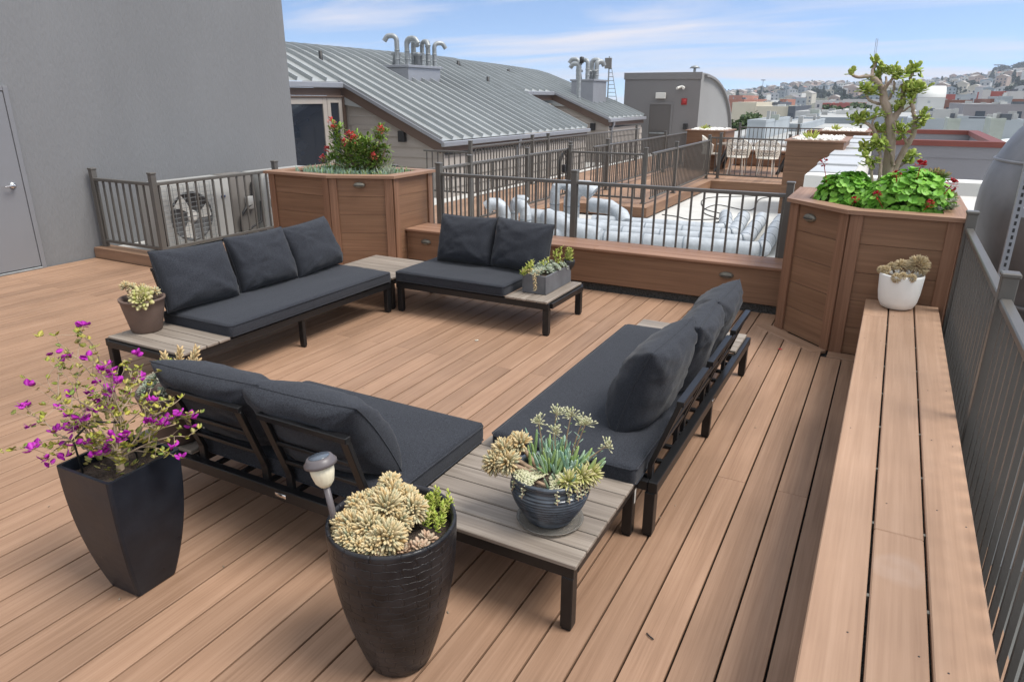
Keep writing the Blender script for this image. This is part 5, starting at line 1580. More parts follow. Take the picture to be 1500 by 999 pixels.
m = MB(); m.lathe([(0, 0), (.09, 0), (.09, .05), (.05, .08), (0, .085)], (-7.03, yf, 1.66), 20, axis=(0, -1, 0)); m.box(-7.13, -6.93, yf - .03, yf - .003, 1.55, 1.77, .005); m.build('fire_bell', mat('alarm_red', (.35, .02, .02, 1), rough=.4), t)
m = MB(); m.box(-6.97, -6.83, yf - .14, yf - .003, .70, .90, .006); m.build('wall_light', DKG, t)
m = MB()
for dx in (-.09, .09): m.tube([(-7.15, yf - .02, 2.18), (-7.15 + dx, yf - .10, 2.14), (-7.15 + dx * 1.3, yf - .24, 2.11)], .045, 10)
m.build('floodlight', OFFW, t)
m = MB(); m.tube([(-7.0, 27.5, 2.55), (-7.0, 27.5, 2.85)], .05, 8); m.lathe([(0, .02), (.2, .02), (.12, .1), (0, .12)], (-7.0, 27.5, 2.8), 12); m.build('roof_vent', GALV, t)

# ---------------------------------------------------------------- insulated pipes on the white roof
def ins_pipe(label, pts, r=.105, bands=True, grp='insulated pipes lying on the white roof'):
    m = MB(); P = [V(p) for p in pts]
    m.tube(P, r, 18, hard=True)
    for a, b in zip(P[:-1], P[1:]):
        L = (b - a).length; k = int(L / .55); d = (b - a).normalized()
        for i in range(k + 1):
            c = a + d * (.08 + i * .55)
            if (c - a).length > L - .05: continue
            m.tube([c, c + d * .022], [r + .004, r + .004], 18, 1)
    return single('insulated_pipe', m, [WINS, BAND], label, 'pipe', None, grp)
zz = -.09
ins_pipe('insulated pipe on the white roof, farthest of the four elbowed runs', [(-4.1, 10.45, zz), (-2.15, 10.62, zz), (-2.05, 10.72, zz), (-2.35, 12.1, zz)])
ins_pipe('insulated pipe on the white roof, second farthest of the four elbowed runs', [(-4.3, 10.0, zz), (-1.98, 10.22, zz), (-1.88, 10.32, zz), (-2.05, 12.1, zz)])
ins_pipe('insulated pipe on the white roof, second nearest of the four elbowed runs', [(-4.5, 9.55, zz), (-1.75, 9.84, zz), (-1.64, 9.94, zz), (-1.76, 12.1, zz)])
ins_pipe('insulated pipe on the white roof, nearest of the four elbowed runs', [(-4.6, 9.08, zz), (-1.45, 9.42, zz), (-1.33, 9.52, zz), (-1.45, 12.1, zz)])
def riser(label, x, y, h, r, ang, g='insulated pipe risers at the left end of the runs'):
    m = MB(); d = V((math.cos(ang), math.sin(ang), 0))
    P = [V((x, y, -.2)), V((x, y, h - r * 1.4))]
    for k in range(1, 5):
        a = pi * .8 * k / 4
        P.append(V((x, y, h - r * 1.4)) + d * (r * 1.5 * (1 - math.cos(a))) + V((0, 0, r * 1.5 * math.sin(a))))
    m.tube(P, r, 16, hard=True)
    m.lathe([(r, 0), (r + .006, .003), (r + .006, .02), (r, .023)], (x, y, h * .3), 16, 1)
    for q in P[1:-1]: pass
    single('pipe_riser', m, [WINS, BAND], label, 'pipe', None, g)
riser('white elbowed pipe riser behind the far sofa pillow, leftmost of the group', -4.92, 9.0, .30, .095, 3.5)
riser('white pipe riser standing just behind the leftmost elbowed riser', -5.05, 9.55, .30, .07, 0.4)
riser('white capped pipe riser, second from left behind the railing', -4.62, 9.1, .28, .085, 2.6)
riser('thin white pipe riser at the back of the pipe group', -4.75, 10.4, .45, .08, .8)
riser('fat white pipe elbow at the back of the pipe group', -4.45, 10.4, .42, .13, .1)
m = MB()
m.tube([(-4.95, 9.75, .02), (-4.35, 9.72, .02), (-3.95, 9.55, -.04), (-3.5, 9.55, -.06)], [.13, .13, .13, .12], 18, hard=True)
single('insulated_pipe', m, WINS, 'fat lagged pipe joint lying between the white risers', 'pipe')
m = MB()
m.tube([(-4.42, 9.42, .10), (-4.15, 9.25, .05), (-3.85, 9.12, -.02), (-3.45, 9.12, -.06)], [.13, .13, .13, .12], 18, hard=True)
single('insulated_pipe', m, WINS, 'fat lagged pipe joint nearest the far sofa', 'pipe')
m = MB(); m.tube([(-4.3, 10.9, .10), (-3.95, 10.8, .10), (-3.65, 10.55, .02), (-3.5, 10.35, -.08)], [.12, .12, .12, .11], 18, hard=True)
single('insulated_pipe', m, WINS, 'fat lagged pipe elbow at the walkway corner', 'pipe')
# cables and hose
def cable(label, pts, r=.008):
    m = MB(); P = [V(p) for p in pts]; out = []
    for i in range(len(P) - 1):
        for k in range(6):
            u = k / 6; a = P[max(0, i - 1)]; b = P[i]; c = P[i + 1]; d = P[min(len(P) - 1, i + 2)]
            out.append(.5 * ((2 * b) + (c - a) * u + (2 * a - 5 * b + 4 * c - d) * u * u + (3 * b - a - 3 * c + d) * u ** 3))
    out.append(P[-1]); m.tube(out, r, 6)
    single('cable', m, DKG, label, 'cable', None, 'black cables lying on the white roof')
cable('black cable snaking across the white roof towards the terrace', [(-3.6, 11.3, -.19), (-3.1, 11.6, -.19), (-2.6, 11.4, -.19), (-2.2, 11.9, -.19), (-2.9, 12.9, -.19), (-2.9, 14.0, -.19), (-2.2, 13.6, -.19), (-2.3, 15.4, -.19), (-1.8, 16.2, -.19)])
cable('black cable looping on the white roof beside the pipes', [(-3.9, 10.9, -.19), (-3.3, 11.0, -.19), (-2.7, 11.1, -.19), (-2.4, 12.6, -.19), (-3.0, 13.4, -.19), (-3.3, 14.9, -.19), (-2.4, 15.8, -.19), (-2.2, 16.3, -.19)])
cable('black cable near the walkway fascia on the white roof', [(-3.5, 12.3, -.19), (-3.2, 12.2, -.19), (-2.9, 12.0, -.19), (-2.5, 12.3, -.19)])
m = MB()
for k in range(4):
    R = .19 + .012 * k
    m.tube([(-5.45 + .02 * k, 12.25 + R * math.cos(a), .52 + R * 1.5 * math.sin(a)) for a in [2 * pi * i / 28 for i in range(28)]], .012, 6, closed=True)
single('garden_hose', m, DKG, 'coiled black hose hanging on the railing post at the walkway corner', 'hose')
m = MB(); m.box(-5.27, -5.20, 11.8, 11.86, .50, .64, .01)
single('gate_latch', m, DKG, 'black gate latch on the railing post left of the walkway', 'latch')

# ---------------------------------------------------------------- far planters, terrace table and chairs
def pebble_planter(label, x0, x1, y0, y1, zt, z0, rows, seed, tuft):
    t = thing('timber_planter', label, 'planter', ((x0 + x1) / 2, (y0 + y1) / 2, z0))
    b = MB(); h = (zt - z0) / rows
    for r in range(rows):
        b.box(x0, x1, y0, y0 + .02, z0 + r * h + .002, z0 + (r + 1) * h - .001, .002, 0, 0)
        b.box(x0, x1, y1 - .02, y1, z0 + r * h + .002, z0 + (r + 1) * h - .001, .002, 0, 0)
        b.box(x0, x0 + .02, y0 + .021, y1 - .021, z0 + r * h + .002, z0 + (r + 1) * h - .001, .002, 0, 1)
        b.box(x1 - .02, x1, y0 + .021, y1 - .021, z0 + r * h + .002, z0 + (r + 1) * h - .001, .002, 0, 1)
    b.build('side_panel', PL, t)
    r = MB(); r.box(x0 - .04, x1 + .04, y0 - .04, y0 + .08, zt + .001, zt + .03, .003); r.box(x0 - .04, x1 + .04, y1 - .08, y1 + .04, zt + .001, zt + .03, .003); r.box(x0 - .04, x0 + .08, y0 + .081, y1 - .081, zt + .001, zt + .03, .003, 0, 1); r.box(x1 - .08, x1 + .04, y0 + .081, y1 - .081, zt + .001, zt + .03, .003, 0, 1)
    r.build('rim', PLR, t)
    q = MB(); rr = random.Random(seed)
    q.box(x0 + .06, x1 - .06, y0 + .06, y1 - .06, zt - .2, zt + .01)
    for i in range(420):
        c = V((rr.uniform(x0 + .08, x1 - .08), rr.uniform(y0 + .08, y1 - .08), zt + rr.uniform(.01, .05)))
        s = rr.uniform(.022, .045); st = rr.uniform(.6, .9)
        vs = [c + V((s, 0, 0)), c + V((-s, 0, 0)), c + V((0, s * .8, 0)), c + V((0, -s * .8, 0)), c + V((0, 0, s * st)), c + V((0, 0, -s * st))]
        q.add(vs, [[0, 2, 4], [2, 1, 4], [1, 3, 4], [3, 0, 4], [2, 0, 5], [1, 2, 5], [3, 1, 5], [0, 3, 5]], 0, True)
    o = q.build('pebbles', PEB, t); o['kind'] = 'stuff'
    p = MB()
    for i in range(40):
        p.blade((x0 + .35 + rr.gauss(0, .012), y0 + .35 + rr.gauss(0, .012), zt), V((rr.gauss(0, .7), rr.gauss(0, .7), 1)), (0, 1, 0), rr.uniform(.09, .22), .03, .004)
    u = tag(p.build('succulent_tuft', YGRN), tuft, 'succulent')
    return t
pebble_planter('tall reddish timber planter topped with white pebbles right of the far terrace', -1.70, -.78, 13.5, 15.2, 1.07, -.2, 5, 1, 'yellow-green tuft in the pebbles of the tall planter right of the terrace')
pebble_planter('reddish timber planter with white pebbles below the stair tower', -4.95, -3.95, 19.2, 20.4, .96, .0, 4, 2, 'yellow-green tuft in the pebble planter below the stair tower')
pebble_planter('farthest reddish timber planter with white pebbles at the terrace end', -1.75, -.62, 19.5, 20.8, 1.0, .0, 4, 3, 'yellow-green tuft in the farthest pebble planter')
t = thing('patio_table', 'grey plank table on dark splayed legs on the far terrace', 'table', (-3.1, 18.9, .004))
m = MB()
for i in range(5): m.box(-4.0, -2.2, 18.5 + i * .17, 18.5 + i * .17 + .16, .66, .70, .004, 0, 0)
m.build('table_top', SL, t)
for sx in (-3.85, -2.35):
    for dy in (-.25, .25):
        m = MB(); m.bar((sx - .12, 18.92 + dy * 1.6, .004), (sx + .12, 18.92 + dy * .6, .658), .06, .06); m.build('leg', DKG, t)
CI = mat('white_cast_iron', lin(226, 222, 212), rough=.5, var=.08, scale=12)
def wire_chair(label, loc, rz):
    t = thing('wire_chair', label, 'chair', loc, rz, 'white lattice chairs at the terrace table')
    m = MB(); N = 26; Mv = 9
    def P(i, j):
        a = -.15 + (pi + .3) * i / N; u = j / Mv
        hh = .42 + .44 * (.55 + .45 * math.sin(a)) * u
        r = .25 + .05 * u
        return V((r * math.cos(a), r * math.sin(a) * .9, hh))
    for j in range(Mv + 1): m.tube([P(i, j) for i in range(N + 1)], .007 if 0 < j < Mv else .014, 5)
    for k in range(N):
        for j in range(Mv):
            if (k + j) % 2 == 0: m.tube([P(k, j), P(k + 1, j + 1)], .007, 4, cap=False)
            else: m.tube([P(k + 1, j), P(k, j + 1)], .007, 4, cap=False)
    m.build('lattice_back', CI, t, False)
    s = MB(); s.lathe([(0, .40), (.24, .40), (.26, .415), (.25, .43), (0, .425)], (0, 0, 0), 24); s.build('seat', CI, t, False)
    for k in range(4):
        a = pi / 4 + k * pi / 2
        l = MB(); l.tube([(.2 * math.cos(a), .2 * math.sin(a), .40), (.22 * math.cos(a), .22 * math.sin(a), .2), (.26 * math.cos(a), .26 * math.sin(a), .0)], .012, 6); l.build('leg', CI, t, False)
    return t
wire_chair('white lattice chair with its back to us at the left of the terrace table', (-3.38, 18.15, .004), pi)
wire_chair('white lattice chair with its back to us at the right of the terrace table', (-2.68, 18.1, .004), pi)
wire_chair('white lattice chair at the left end of the terrace table', (-4.2, 18.95, .004), pi / 2 + .2)
m = MB(); m.box(-4.0, -2.0, 20.6, 21.05, .36, .42, .004); m.box(-3.95, -2.05, 20.65, 20.95, .02, .34, .004)
single('storage_bench', m, PL, 'low dark timber bench behind the terrace table', 'bench')

# ---------------------------------------------------------------- parapets, neighbour with red coping, metal tank
t = thing('parapet_wall', 'white parapet with stepped metal cap running away right of the far planter', 'wall', (-.65, 14, -.2))
m = MB(); m.box(-.84, -.46, 9.75, 18.8, -.6, .90); m.build('wall', OFFW, t)
m = MB()
for i in range(10): m.box(-.90, -.40, 9.6 + i * .93, 9.6 + i * .93 + .925, .905, .93 + .03 * (i % 2), .006, 0, 1)
m.build('metal_cap', mat('white_metal_cap', lin(186, 188, 190), rough=.5, metal=.1, var=.08, scale=2), t)
t = thing('parapet_wall', 'low white parapet crossing behind the jade tree planter', 'wall', (.1, 9.0, -.2))
m = MB(); m.box(-.84, 1.10, 8.96, 9.2, -.6, .30); m.build('wall', OFFW, t)
m = MB(); m.box(-.88, 1.12, 8.92, 9.24, .80, .945, .006); m.build('beam', WHT, t)
m = MB()
for x in (-.8, .1, 1.0): m.box(x - .04, x + .04, 9.0, 9.1, .30, .80)
m.build('post', DKG, t)
t = thing('neighbour_building', 'grey flat-roofed building with oxide red coping behind the jade tree', 'building', (.6, 21, -16))
m = MB(); m.box(-.55, 2.02, 18.52, 25.0, -16, .55); m.box(-.55, 2.02, 18.5, 18.66, .551, .80); m.box(-.55, 2.02, 24.84, 25.0, .551, .80); m.box(1.87, 2.02, 18.67, 24.83, .551, .80)
m.build('wall', mat('blue_grey_render', lin(122, 122, 128), rough=.85, var=.04, scale=1.2, bump=.2, bscale=30), t)
m = MB(); m.box(-.60, 2.07, 18.45, 18.74, .80, .92, .004); m.box(-.60, 2.07, 24.8, 25.05, .80, .92, .004); m.box(1.80, 2.07, 18.75, 24.79, .80, .92, .004, 0, 1)
m.build('coping', RED, t)
m = MB(); m.box(-.54, 1.86, 18.67, 24.83, .552, .57); m.build('roof', MEMB, t)
t = thing('neighbour_building', 'lower neighbour with oxide red coping left of the grey building with the same coping', 'building', (-2, 27, -16))
m = MB(); m.box(-2.62, -.75, 26.2, 32, -16, .48); m.build('wall', OFFW, t)
m = MB(); m.box(-2.7, -.70, 26.1, 26.4, .49, .78, .004); m.box(-.95, -.70, 26.41, 32, .49, .78, .004, 0, 1); m.build('coping', RED, t)
# tank
TNK = mat('brushed_steel_tank', lin(128, 127, 128), rough=.5, metal=.5, var=.2, scale=3, bump=.1, bscale=6)
t = thing('metal_tank', 'big round grey metal duct bend at the right edge behind the railing', 'duct', (1.75, 6.9, -.3))
m = MB(); prof = []
prof = [(1.06, -.3), (1.08, .6), (1.09, .95)]
for k in range(1, 13):
    a = pi / 2 * k / 12; prof.append((1.09 * math.cos(a) ** .8 if k < 12 else .001, .95 + 1.0 * math.sin(a)))
m.lathe(prof, (1.75, 6.9, 0), 48); m.build('shell', TNK, t)
m = MB()
for z in (.30,): m.lathe([(1.08, z), (1.11, z + .005), (1.11, z + .03), (1.08, z + .035)], (1.75, 6.9, 0), 48)
for k in (3, 6, 9):
    a = pi / 2 * k / 12; R_ = 1.09 * math.cos(a) ** .8; zz_ = .95 + math.sin(a)
    m.tube([(1.75 + (R_ + .002) * math.cos(q * 2 * pi / 48), 6.9 + (R_ + .002) * math.sin(q * 2 * pi / 48), zz_) for q in range(48)], .012, 6, closed=True)
rim = []
for i in range(40):
    a = 2 * pi * i / 40; d = V((-.45, -1, .35)).normalized(); u = d.orthogonal().normalized(); w = d.cross(u)
    rim.append(V((1.75, 6.9, .95)) + (d * .90 + (u * math.cos(a) + w * math.sin(a)) * .58))
m.tube(rim, .02, 8, closed=True)
m.build('flange', TNK, t)
m = MB()
m.box(.70, .745, 5.20, 5.203, -.3, 1.60); m.box(.70, .703, 5.2035, 5.245, -.3, 1.60)
t = thing('strut_channel', 'perforated grey steel angle post in front of the metal duct', 'post', (.7, 5.2, -.3))
m.build('angle', GUT, t)
m = MB()
for i in range(36): m.box(.717, .730, 5.1975, 5.1995, .02 + i * .043, .044 + i * .043)
o = m.build('slots', DKG, t)
m = MB(); m.bar((.72, 5.23, 1.13), (1.5, 5.23, 1.13), .04, .06); m.build('arm', GUT, t)

CLOUD_LO, CLOUD_HI, CLOUD_COL = .46, .66, (3.9, 3.8, 4.1, 1)
SKY_STR, SUN_STR, SUN_ANG, EXPO, SKY_K, SKY_B = .065, 1.1, 26, 1.84, 2.4, .13
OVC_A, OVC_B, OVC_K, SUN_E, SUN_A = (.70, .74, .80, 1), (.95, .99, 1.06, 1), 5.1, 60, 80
HAZE_D = .00026

# ---------------------------------------------------------------- the city beyond
GZ = -16.0
m = MB(); m.add([(-1500, -400, GZ), (1500, -400, GZ), (1500, 2000, GZ), (-1500, 2000, GZ)], [[0, 1, 2, 3]])
struct('ground', m, mat('city_ground', (.16, .16, .155, 1), rough=.95, var=.35, scale=.02, detail=8))
BLD = [(-70.1, -61.3, 330, 390, 1.05, 'BRICK', 1, 'orange brick building with rows of arched windows left of the cream blocks'),
 (-86.4, -79.0, 420, 470, 3.01, 'BRICK', 0, 'paler brick block rising behind the orange brick building'),
 (-46.1, -39.0, 230, 270, 0.31, 'CREAM', 0, 'cream blank-walled block right of the stair tower'),
 (-36.4, -27.6, 215, 255, -0.63, 'CREAM', 0, 'wider cream block with plain walls in the middle of the view'),
 (-27.7, -25.9, 214, 254, -0.57, 'DARKB', 1, 'narrow dark glazed building at the right end of the cream blocks'),
 (-39.2, -36.6, 260, 290, 0.18, 'DARKB', 0, 'dark flat block rising behind the wider cream block'),
 (-46.4, -43.9, 330, 360, 1.15, 'BRICK', 0, 'small brick block behind the dark flat block'),
 (-25.0, -13.4, 280, 340, -0.01, 'REDB', 1, 'red brick building left of the green tree clump'),
 (-10.7, -9.3, 60, 74, 0.07, 'PGREY', 0, 'pale grey roof plant block low behind the terrace railing'),
 (-11.1, -8.3, 75, 99, -0.62, 'PGREY', 0, 'pale low roofs behind the farthest planter'),
 (-14.3, -5.3, 120, 160, -0.96, 'PGREY', 0, 'long pale grey roof edge behind the jade tree left branches'),
 (-10.8, -6.2, 150, 180, -0.62, 'OFFW', 1, 'white low building below the green tree clump'),
 (-5.0, 2.0, 105, 145, -0.42, 'PGREY', 0, 'long grey parapet building behind the jade tree trunk'),
 (2.9, 8.2, 190, 210, 1.72, 'OFFW', 0, 'white barrel-roofed hall right of the jade tree'),
 (8.7, 15.2, 215, 255, 1.25, 'BRICK2', 1, 'brown brick building with dark openings right of the white hall'),
 (5.8, 15.8, 300, 350, 3.05, 'REDB', 0, 'red painted long block above the white hall'),
 (8.3, 12.2, 310, 330, 4.73, 'REDB', 0, 'red stair tower block on the red painted long block'),
 (8.2, 17.3, 130, 170, 1.01, 'GREYB', 2, 'large grey building with square windows at the right'),
 (16.6, 25.1, 190, 230, 1.51, 'BRICK2', 0, 'brown brick parapet behind the large grey building'),
 (17.4, 20.1, 185, 205, 2.05, 'PGREY', 0, 'boxy metal roof plant on top of the brown brick parapet'),
 (21.4, 29.8, 260, 290, 3.67, 'REDB', 0, 'red building with white end walls at the right'),
 (20.1, 22.1, 255, 267, 4.01, 'OFFW', 0, 'tall white end wall left of the red building'),
 (26.3, 32.6, 250, 280, 3.6, 'OFFW', 0, 'white building at the right edge above the brick parapet'),
 (0.6, 8.7, 70, 80, 0.18, 'PGREY', 0, 'long low pale parapet crossing behind the grey neighbour'),
 (3.1, 3.9, 62, 66, 0.36, 'VENT', 0, 'ribbed grey roof ventilator behind the red coping'),
 (5.4, 6.2, 58, 62, 0.49, 'VENT', 0, 'ribbed grey roof ventilator at the right before the pale parapet'),
 (2.4, 11.9, 170, 200, -0.86, 'OFFW', 0, 'white rooftop clutter block below the brick openings'),
 (-20.4, -13.6, 170, 200, -1.17, 'OFFW', 0, 'low grey-white flats behind the cream blocks'),
 (-39.1, -24.9, 400, 430, 0.48, 'OFFW', 1, 'pale long building in front of the hillside'),
 (-25.2, -6.5, 380, 410, 1.23, 'OFFW', 0, 'long white roofed shed above the red brick building'),
 (-79.7, -68.1, 450, 480, 0.48, 'OFFW', 1, 'pale apartment row at the foot of the hill on the left'),
 (22.2, 36.2, 420, 450, 3.59, 'PGREY', 1, 'grey apartment row at the foot of the hill on the right')]
RIDGE = [(-14.99, 1.9), (-12.02, 7.3), (-10.81, 9.2), (-9.39, 13.7), (-8.23, 18.6), (-6.86, 22.9), (-5.5, 24.6), (-4.15, 23.3), (-1.98, 23.2), (0.52, 24.1), (2.28, 29.5), (3.78, 35.9), (4.7, 38.9), (5.61, 40.7), (6.48, 44.7), (9.84, 49.3)]
def ridge(az):
    for (a, za), (b, zb) in zip(RIDGE[:-1], RIDGE[1:]):
        if a <= az <= b: return za + (zb - za) * (az - a) / (b - a)
    return RIDGE[0][1] if az < RIDGE[0][0] else RIDGE[-1][1]
def hill_z(az, d):
    u = max(0, min(1.15, (d - 520) / 980)); r = ridge(az)
    return GZ + 4 + (r - GZ - 4) * (u ** .75 if u < 1 else 1 - (u - 1) * .8) + 1.5 * mnoise.noise(V((az * .9, d * .006, 0)))
m = MB(); NA, ND = 90, 30; vs = []
for i in range(NA + 1):
    az = -15.5 + 28 * i / NA; a = math.radians(az)
    for j in range(ND + 1):
        d = 500 + 1250 * j / ND
        vs.append((d * math.sin(a), d * math.cos(a), hill_z(az, d) - 1.0))
m.add(vs, [[i * (ND + 1) + j, (i + 1) * (ND + 1) + j, (i + 1) * (ND + 1) + j + 1, i * (ND + 1) + j + 1] for i in range(NA) for j in range(ND)], 0, True)
struct('hills', m, mat('hill_ground', (.06, .075, .04, 1), rough=1, var=.4, scale=.02, detail=8, col2=(.16, .15, .12, 1)))

CM = {
 'BRICK': mat('orange_brick', lin(168, 112, 92), rough=.9, var=.14, scale=.5),
 'BRICK2': mat('brown_brick', lin(140, 100, 86), rough=.9, var=.12, scale=.5),
 'REDB': mat('red_brick', lin(166, 92, 84), rough=.9, var=.12, scale=.4),
 'CREAM': mat('cream_render', lin(206, 198, 178), rough=.9, var=.08, scale=.15),
 'DARKB': mat('dark_block', lin(84, 90, 98), rough=.7, var=.1),
 'PGREY': mat('pale_grey_metal', lin(158, 165, 170), rough=.7, var=.12, scale=.3),
 'OFFW': mat('city_white', lin(196, 197, 195), rough=.8, var=.08, scale=.2),
 'GREYB': mat('mauve_grey_render', lin(150, 146, 148), rough=.9, var=.05, scale=.2),
 'VENT': mat('greenish_vent', lin(158, 164, 156), rough=.7, var=.1, scale=2),
}
ROOFG = mat('city_roof', lin(164, 165, 164), rough=.95, var=.3, scale=.12, detail=8)
WIND = mat('far_window', lin(70, 78, 88), rough=.2, var=.1)
rr = random.Random(99)
for k, (x0, x1, y0, y1, zt, mk, win, lab) in enumerate(BLD):
    t = thing('city_building', lab, 'building', ((x0 + x1) / 2, (y0 + y1) / 2, GZ))
    w = MB()
    w.box(x0, x1, y0, y1, GZ, zt - .12)
    e = .35 if y0 > 100 else .2
    ph = .35 if y0 > 140 else .1
    w.box(x0 - .02, x1 + .02, y0 - .02, y0 + e, zt - .12, zt + ph); w.box(x0 - .02, x1 + .02, y1 - e, y1 + .02, zt - .12, zt + ph)
    w.box(x0 - .02, x0 + e, y0 + e + .01, y1 - e - .01, zt - .12, zt + ph); w.box(x1 - e, x1 + .02, y0 + e + .01, y1 - e - .01, zt - .12, zt + ph)
    w.build('wall', CM[mk], t)
    r = MB(); r.box(x0 + e, x1 - e, y0 + e, y1 - e, zt - .13, zt - .02)
    n = rr.randint(2, 6)
    for i in range(n):
        a = rr.uniform(x0 + e, x1 - e * 2); b = rr.uniform(y0 + 1, y1 - 2); s = rr.uniform(.5, 1.6) * (1 if x1 - x0 > 6 else .3)
        r.box(a, min(a + s, x1 - e), b, b + s, zt - .02, zt + rr.uniform(.25, .8))
    r.build('roof', ROOFG, t)
    u = 1.0 if x1 - x0 > 6 else .35
    for i in range(rr.randint(1, 4)):       # rooftop plant, vents and hatches
        q = MB(); a = rr.uniform(x0 + .1 * (x1 - x0), x1 - .2 * (x1 - x0)); b = rr.uniform(y0 + e + .1, y0 + .4 * (y1 - y0)); wd = rr.uniform(.5, 2.2) * u
        hh = rr.uniform(.3, 1.1) * (1 if y0 > 100 else .4)
        q.box(a, a + wd, b, b + wd * .8, zt - .02, zt + hh); q.box(a + wd * .1, a + wd * .3, b - .02, b - .002, zt, zt + hh * .8)
        q.build('rooftop_plant', CM[rr.choice(('PGREY', 'OFFW', 'DARKB', 'VENT'))], t)
    if not win and x1 - x0 > 2:
        q = MB()
        for i in range(1):
            a = rr.uniform(x0 + .05 * (x1 - x0), x1 - .2 * (x1 - x0)); wd = rr.uniform(.04, .10) * (x1 - x0); z = rr.uniform(.2, 2.2) * u
            q.box(a, a + wd, y0 - .05, y0 - .004, zt - z - rr.uniform(.5, 1.4) * u, zt - z)
        q.build('wall_panel', CM[rr.choice(('PGREY', 'DARKB', 'OFFW', 'CREAM'))] if mk not in ('CREAM',) else CM['CREAM'], t)
    if win:
        g = MB(); s = 3.0 if win == 1 else 3.6; ww, hh = (.55, 1.5) if win == 1 else (.62, 1.7)
        if win == 1: s = 2.6
        nx = max(1, int((x1 - x0) / s))
        for row in range(2 if win == 1 else 2):
            zc = zt - 2.2 - row * 3.4 if win == 1 else zt - 1.75 - row * 3.0
            for i in range(nx):
                xc = x0 + (i + .5) * (x1 - x0) / nx
                g.box(xc - ww, xc + ww, y0 - .06, y0 - .004, zc - hh / 2, zc + hh / 2)
        g.build('windows', WIND, t)
# barrel roof of the white hall
bh = [b for b in BLD if 'barrel' in b[7]][0]
m = MB(); x0, x1, y0, y1, zt = bh[:5]
N = 14; vs = []
for i in range(N + 1):
    a = pi * i / N
    for x in (x0, x1): vs.append((x, (y0 + y1) / 2 - (y1 - y0) / 2 * math.cos(a), zt + .4 + (y1 - y0) * .13 * math.sin(a)))
m.add(vs, [[2 * i, 2 * i + 1, 2 * i + 3, 2 * i + 2] for i in range(N)] + [list(range(0, 2 * N + 2, 2)), list(range(2 * N + 1, 0, -2))], 0, True)
hall = [o for o in bpy.data.objects if o.get('label') == bh[7]][0]
m.build('barrel_roof', CM['OFFW'], hall)
# curved skylights on the roofs beyond the red coping
SKY = mat('skylight_dome', lin(225, 228, 228), rough=.4, var=.05)
proto = None
for i, (x, y) in enumerate([(-1.6, 62), (.6, 60), (2.2, 64), (3.6, 61), (4.6, 58), (5.8, 63), (7.0, 60), (8.4, 62), (.2, 75), (3.0, 78), (6.0, 76), (9.2, 78)]):
    if proto is None:
        m = MB(); m.lathe([(1.0, 0), (1.0, .12), (.9, .28), (.6, .42), (.25, .48), (0, .49)], (0, 0, 0), 20)
        proto = single('skylight', m, SKY, 'white domed skylight on the flat roofs beyond the red coping', 'skylight', (x, y, -1.25), 'domed skylights on the flat roofs')
    else:
        dup(proto, (x, y, -1.25))
m = MB(); m.box(-14, 16, 30, 102, GZ, -1.25)
t = thing('city_building', 'broad flat pale roof carrying the domed skylights beyond the red coping', 'building', (1, 66, GZ))
m.build('wall', ROOFG, t)
# hillside houses: each one its own object, meshes shared
pal = [lin(206, 206, 204), lin(186, 188, 192), lin(196, 190, 178), lin(168, 166, 166), lin(150, 162, 172), lin(190, 182, 170), lin(170, 150, 140), lin(132, 140, 148)]
rpal = [lin(140, 128, 122), lin(120, 116, 118), lin(165, 160, 155), lin(150, 108, 92)]
hm = []
WM = [mat('hill_wall', c, rough=.9, var=.05, scale=.1) for c in pal]
RM = [mat('hill_roof', c, rough=.9, var=.1, scale=.2) for c in rpal]
for k in range(16):
    m = MB(); w = rr.uniform(3.6, 5.5); d = rr.uniform(4, 6); h = rr.uniform(5.5, 10); g = rr.choice((0, 1.4, 2.2))
    m.box(-w, w, -d, d, -6, h, 0, 0)
    if g:
        vs = [(-w - .3, -d - .3, h), (w + .3, -d - .3, h), (w + .3, d + .3, h), (-w - .3, d + .3, h), (0, -d - .3, h + g), (0, d + .3, h + g)]
        m.add(vs, [[0, 1, 4]], 0); m.add(vs, [[1, 2, 5, 4], [3, 0, 4, 5]], 1); m.add(vs, [[2, 3, 5]], 0)
    else:
        m.box(-w + .4, w - .4, -d + .4, d - .4, h, h + .15, 0, 1)
    nx = 3 if w > 4.4 else 2
    for fl in range(int(h // 2.9)):
        for i in range(nx):
            xc = -w + (i + .5) * 2 * w / nx; zc = 1.6 + fl * 2.9
            m.box(xc - .65, xc + .65, -d - .08, -d - .01, zc - .75, zc + .75, 0, 2)
    hm.append((m, [WM[k % 8], RM[k % 4], WIND]))
protos = [None] * 16
cnt = 0; placed = []
tries = 0
while cnt < 290 and tries < 6000:
    tries += 1
    u = rr.random() ** .62
    d = 600 + 880 * u; az = rr.uniform(-12.8, 8.2); a = math.radians(az)
    x, y = d * math.sin(a), d * math.cos(a)
    if any((x - p) ** 2 + (y - q) ** 2 < 150 for p, q in placed): continue
    placed.append((x, y)); k = rr.randrange(16)
    loc = (x, y, hill_z(az, d) - .5); rz = rr.choice((-.35, -.2, .0, .15, .5)) + rr.uniform(-.06, .06)
    if protos[k] is None:
        mb, ms = hm[k]
        protos[k] = single('hillside_house', mb, ms, 'small pale house among the many on the distant hillside', 'house', loc, 'houses covering the distant hillside')
        protos[k].rotation_euler = (0, 0, rz)
    else: dup(protos[k], loc, rz)
    cnt += 1
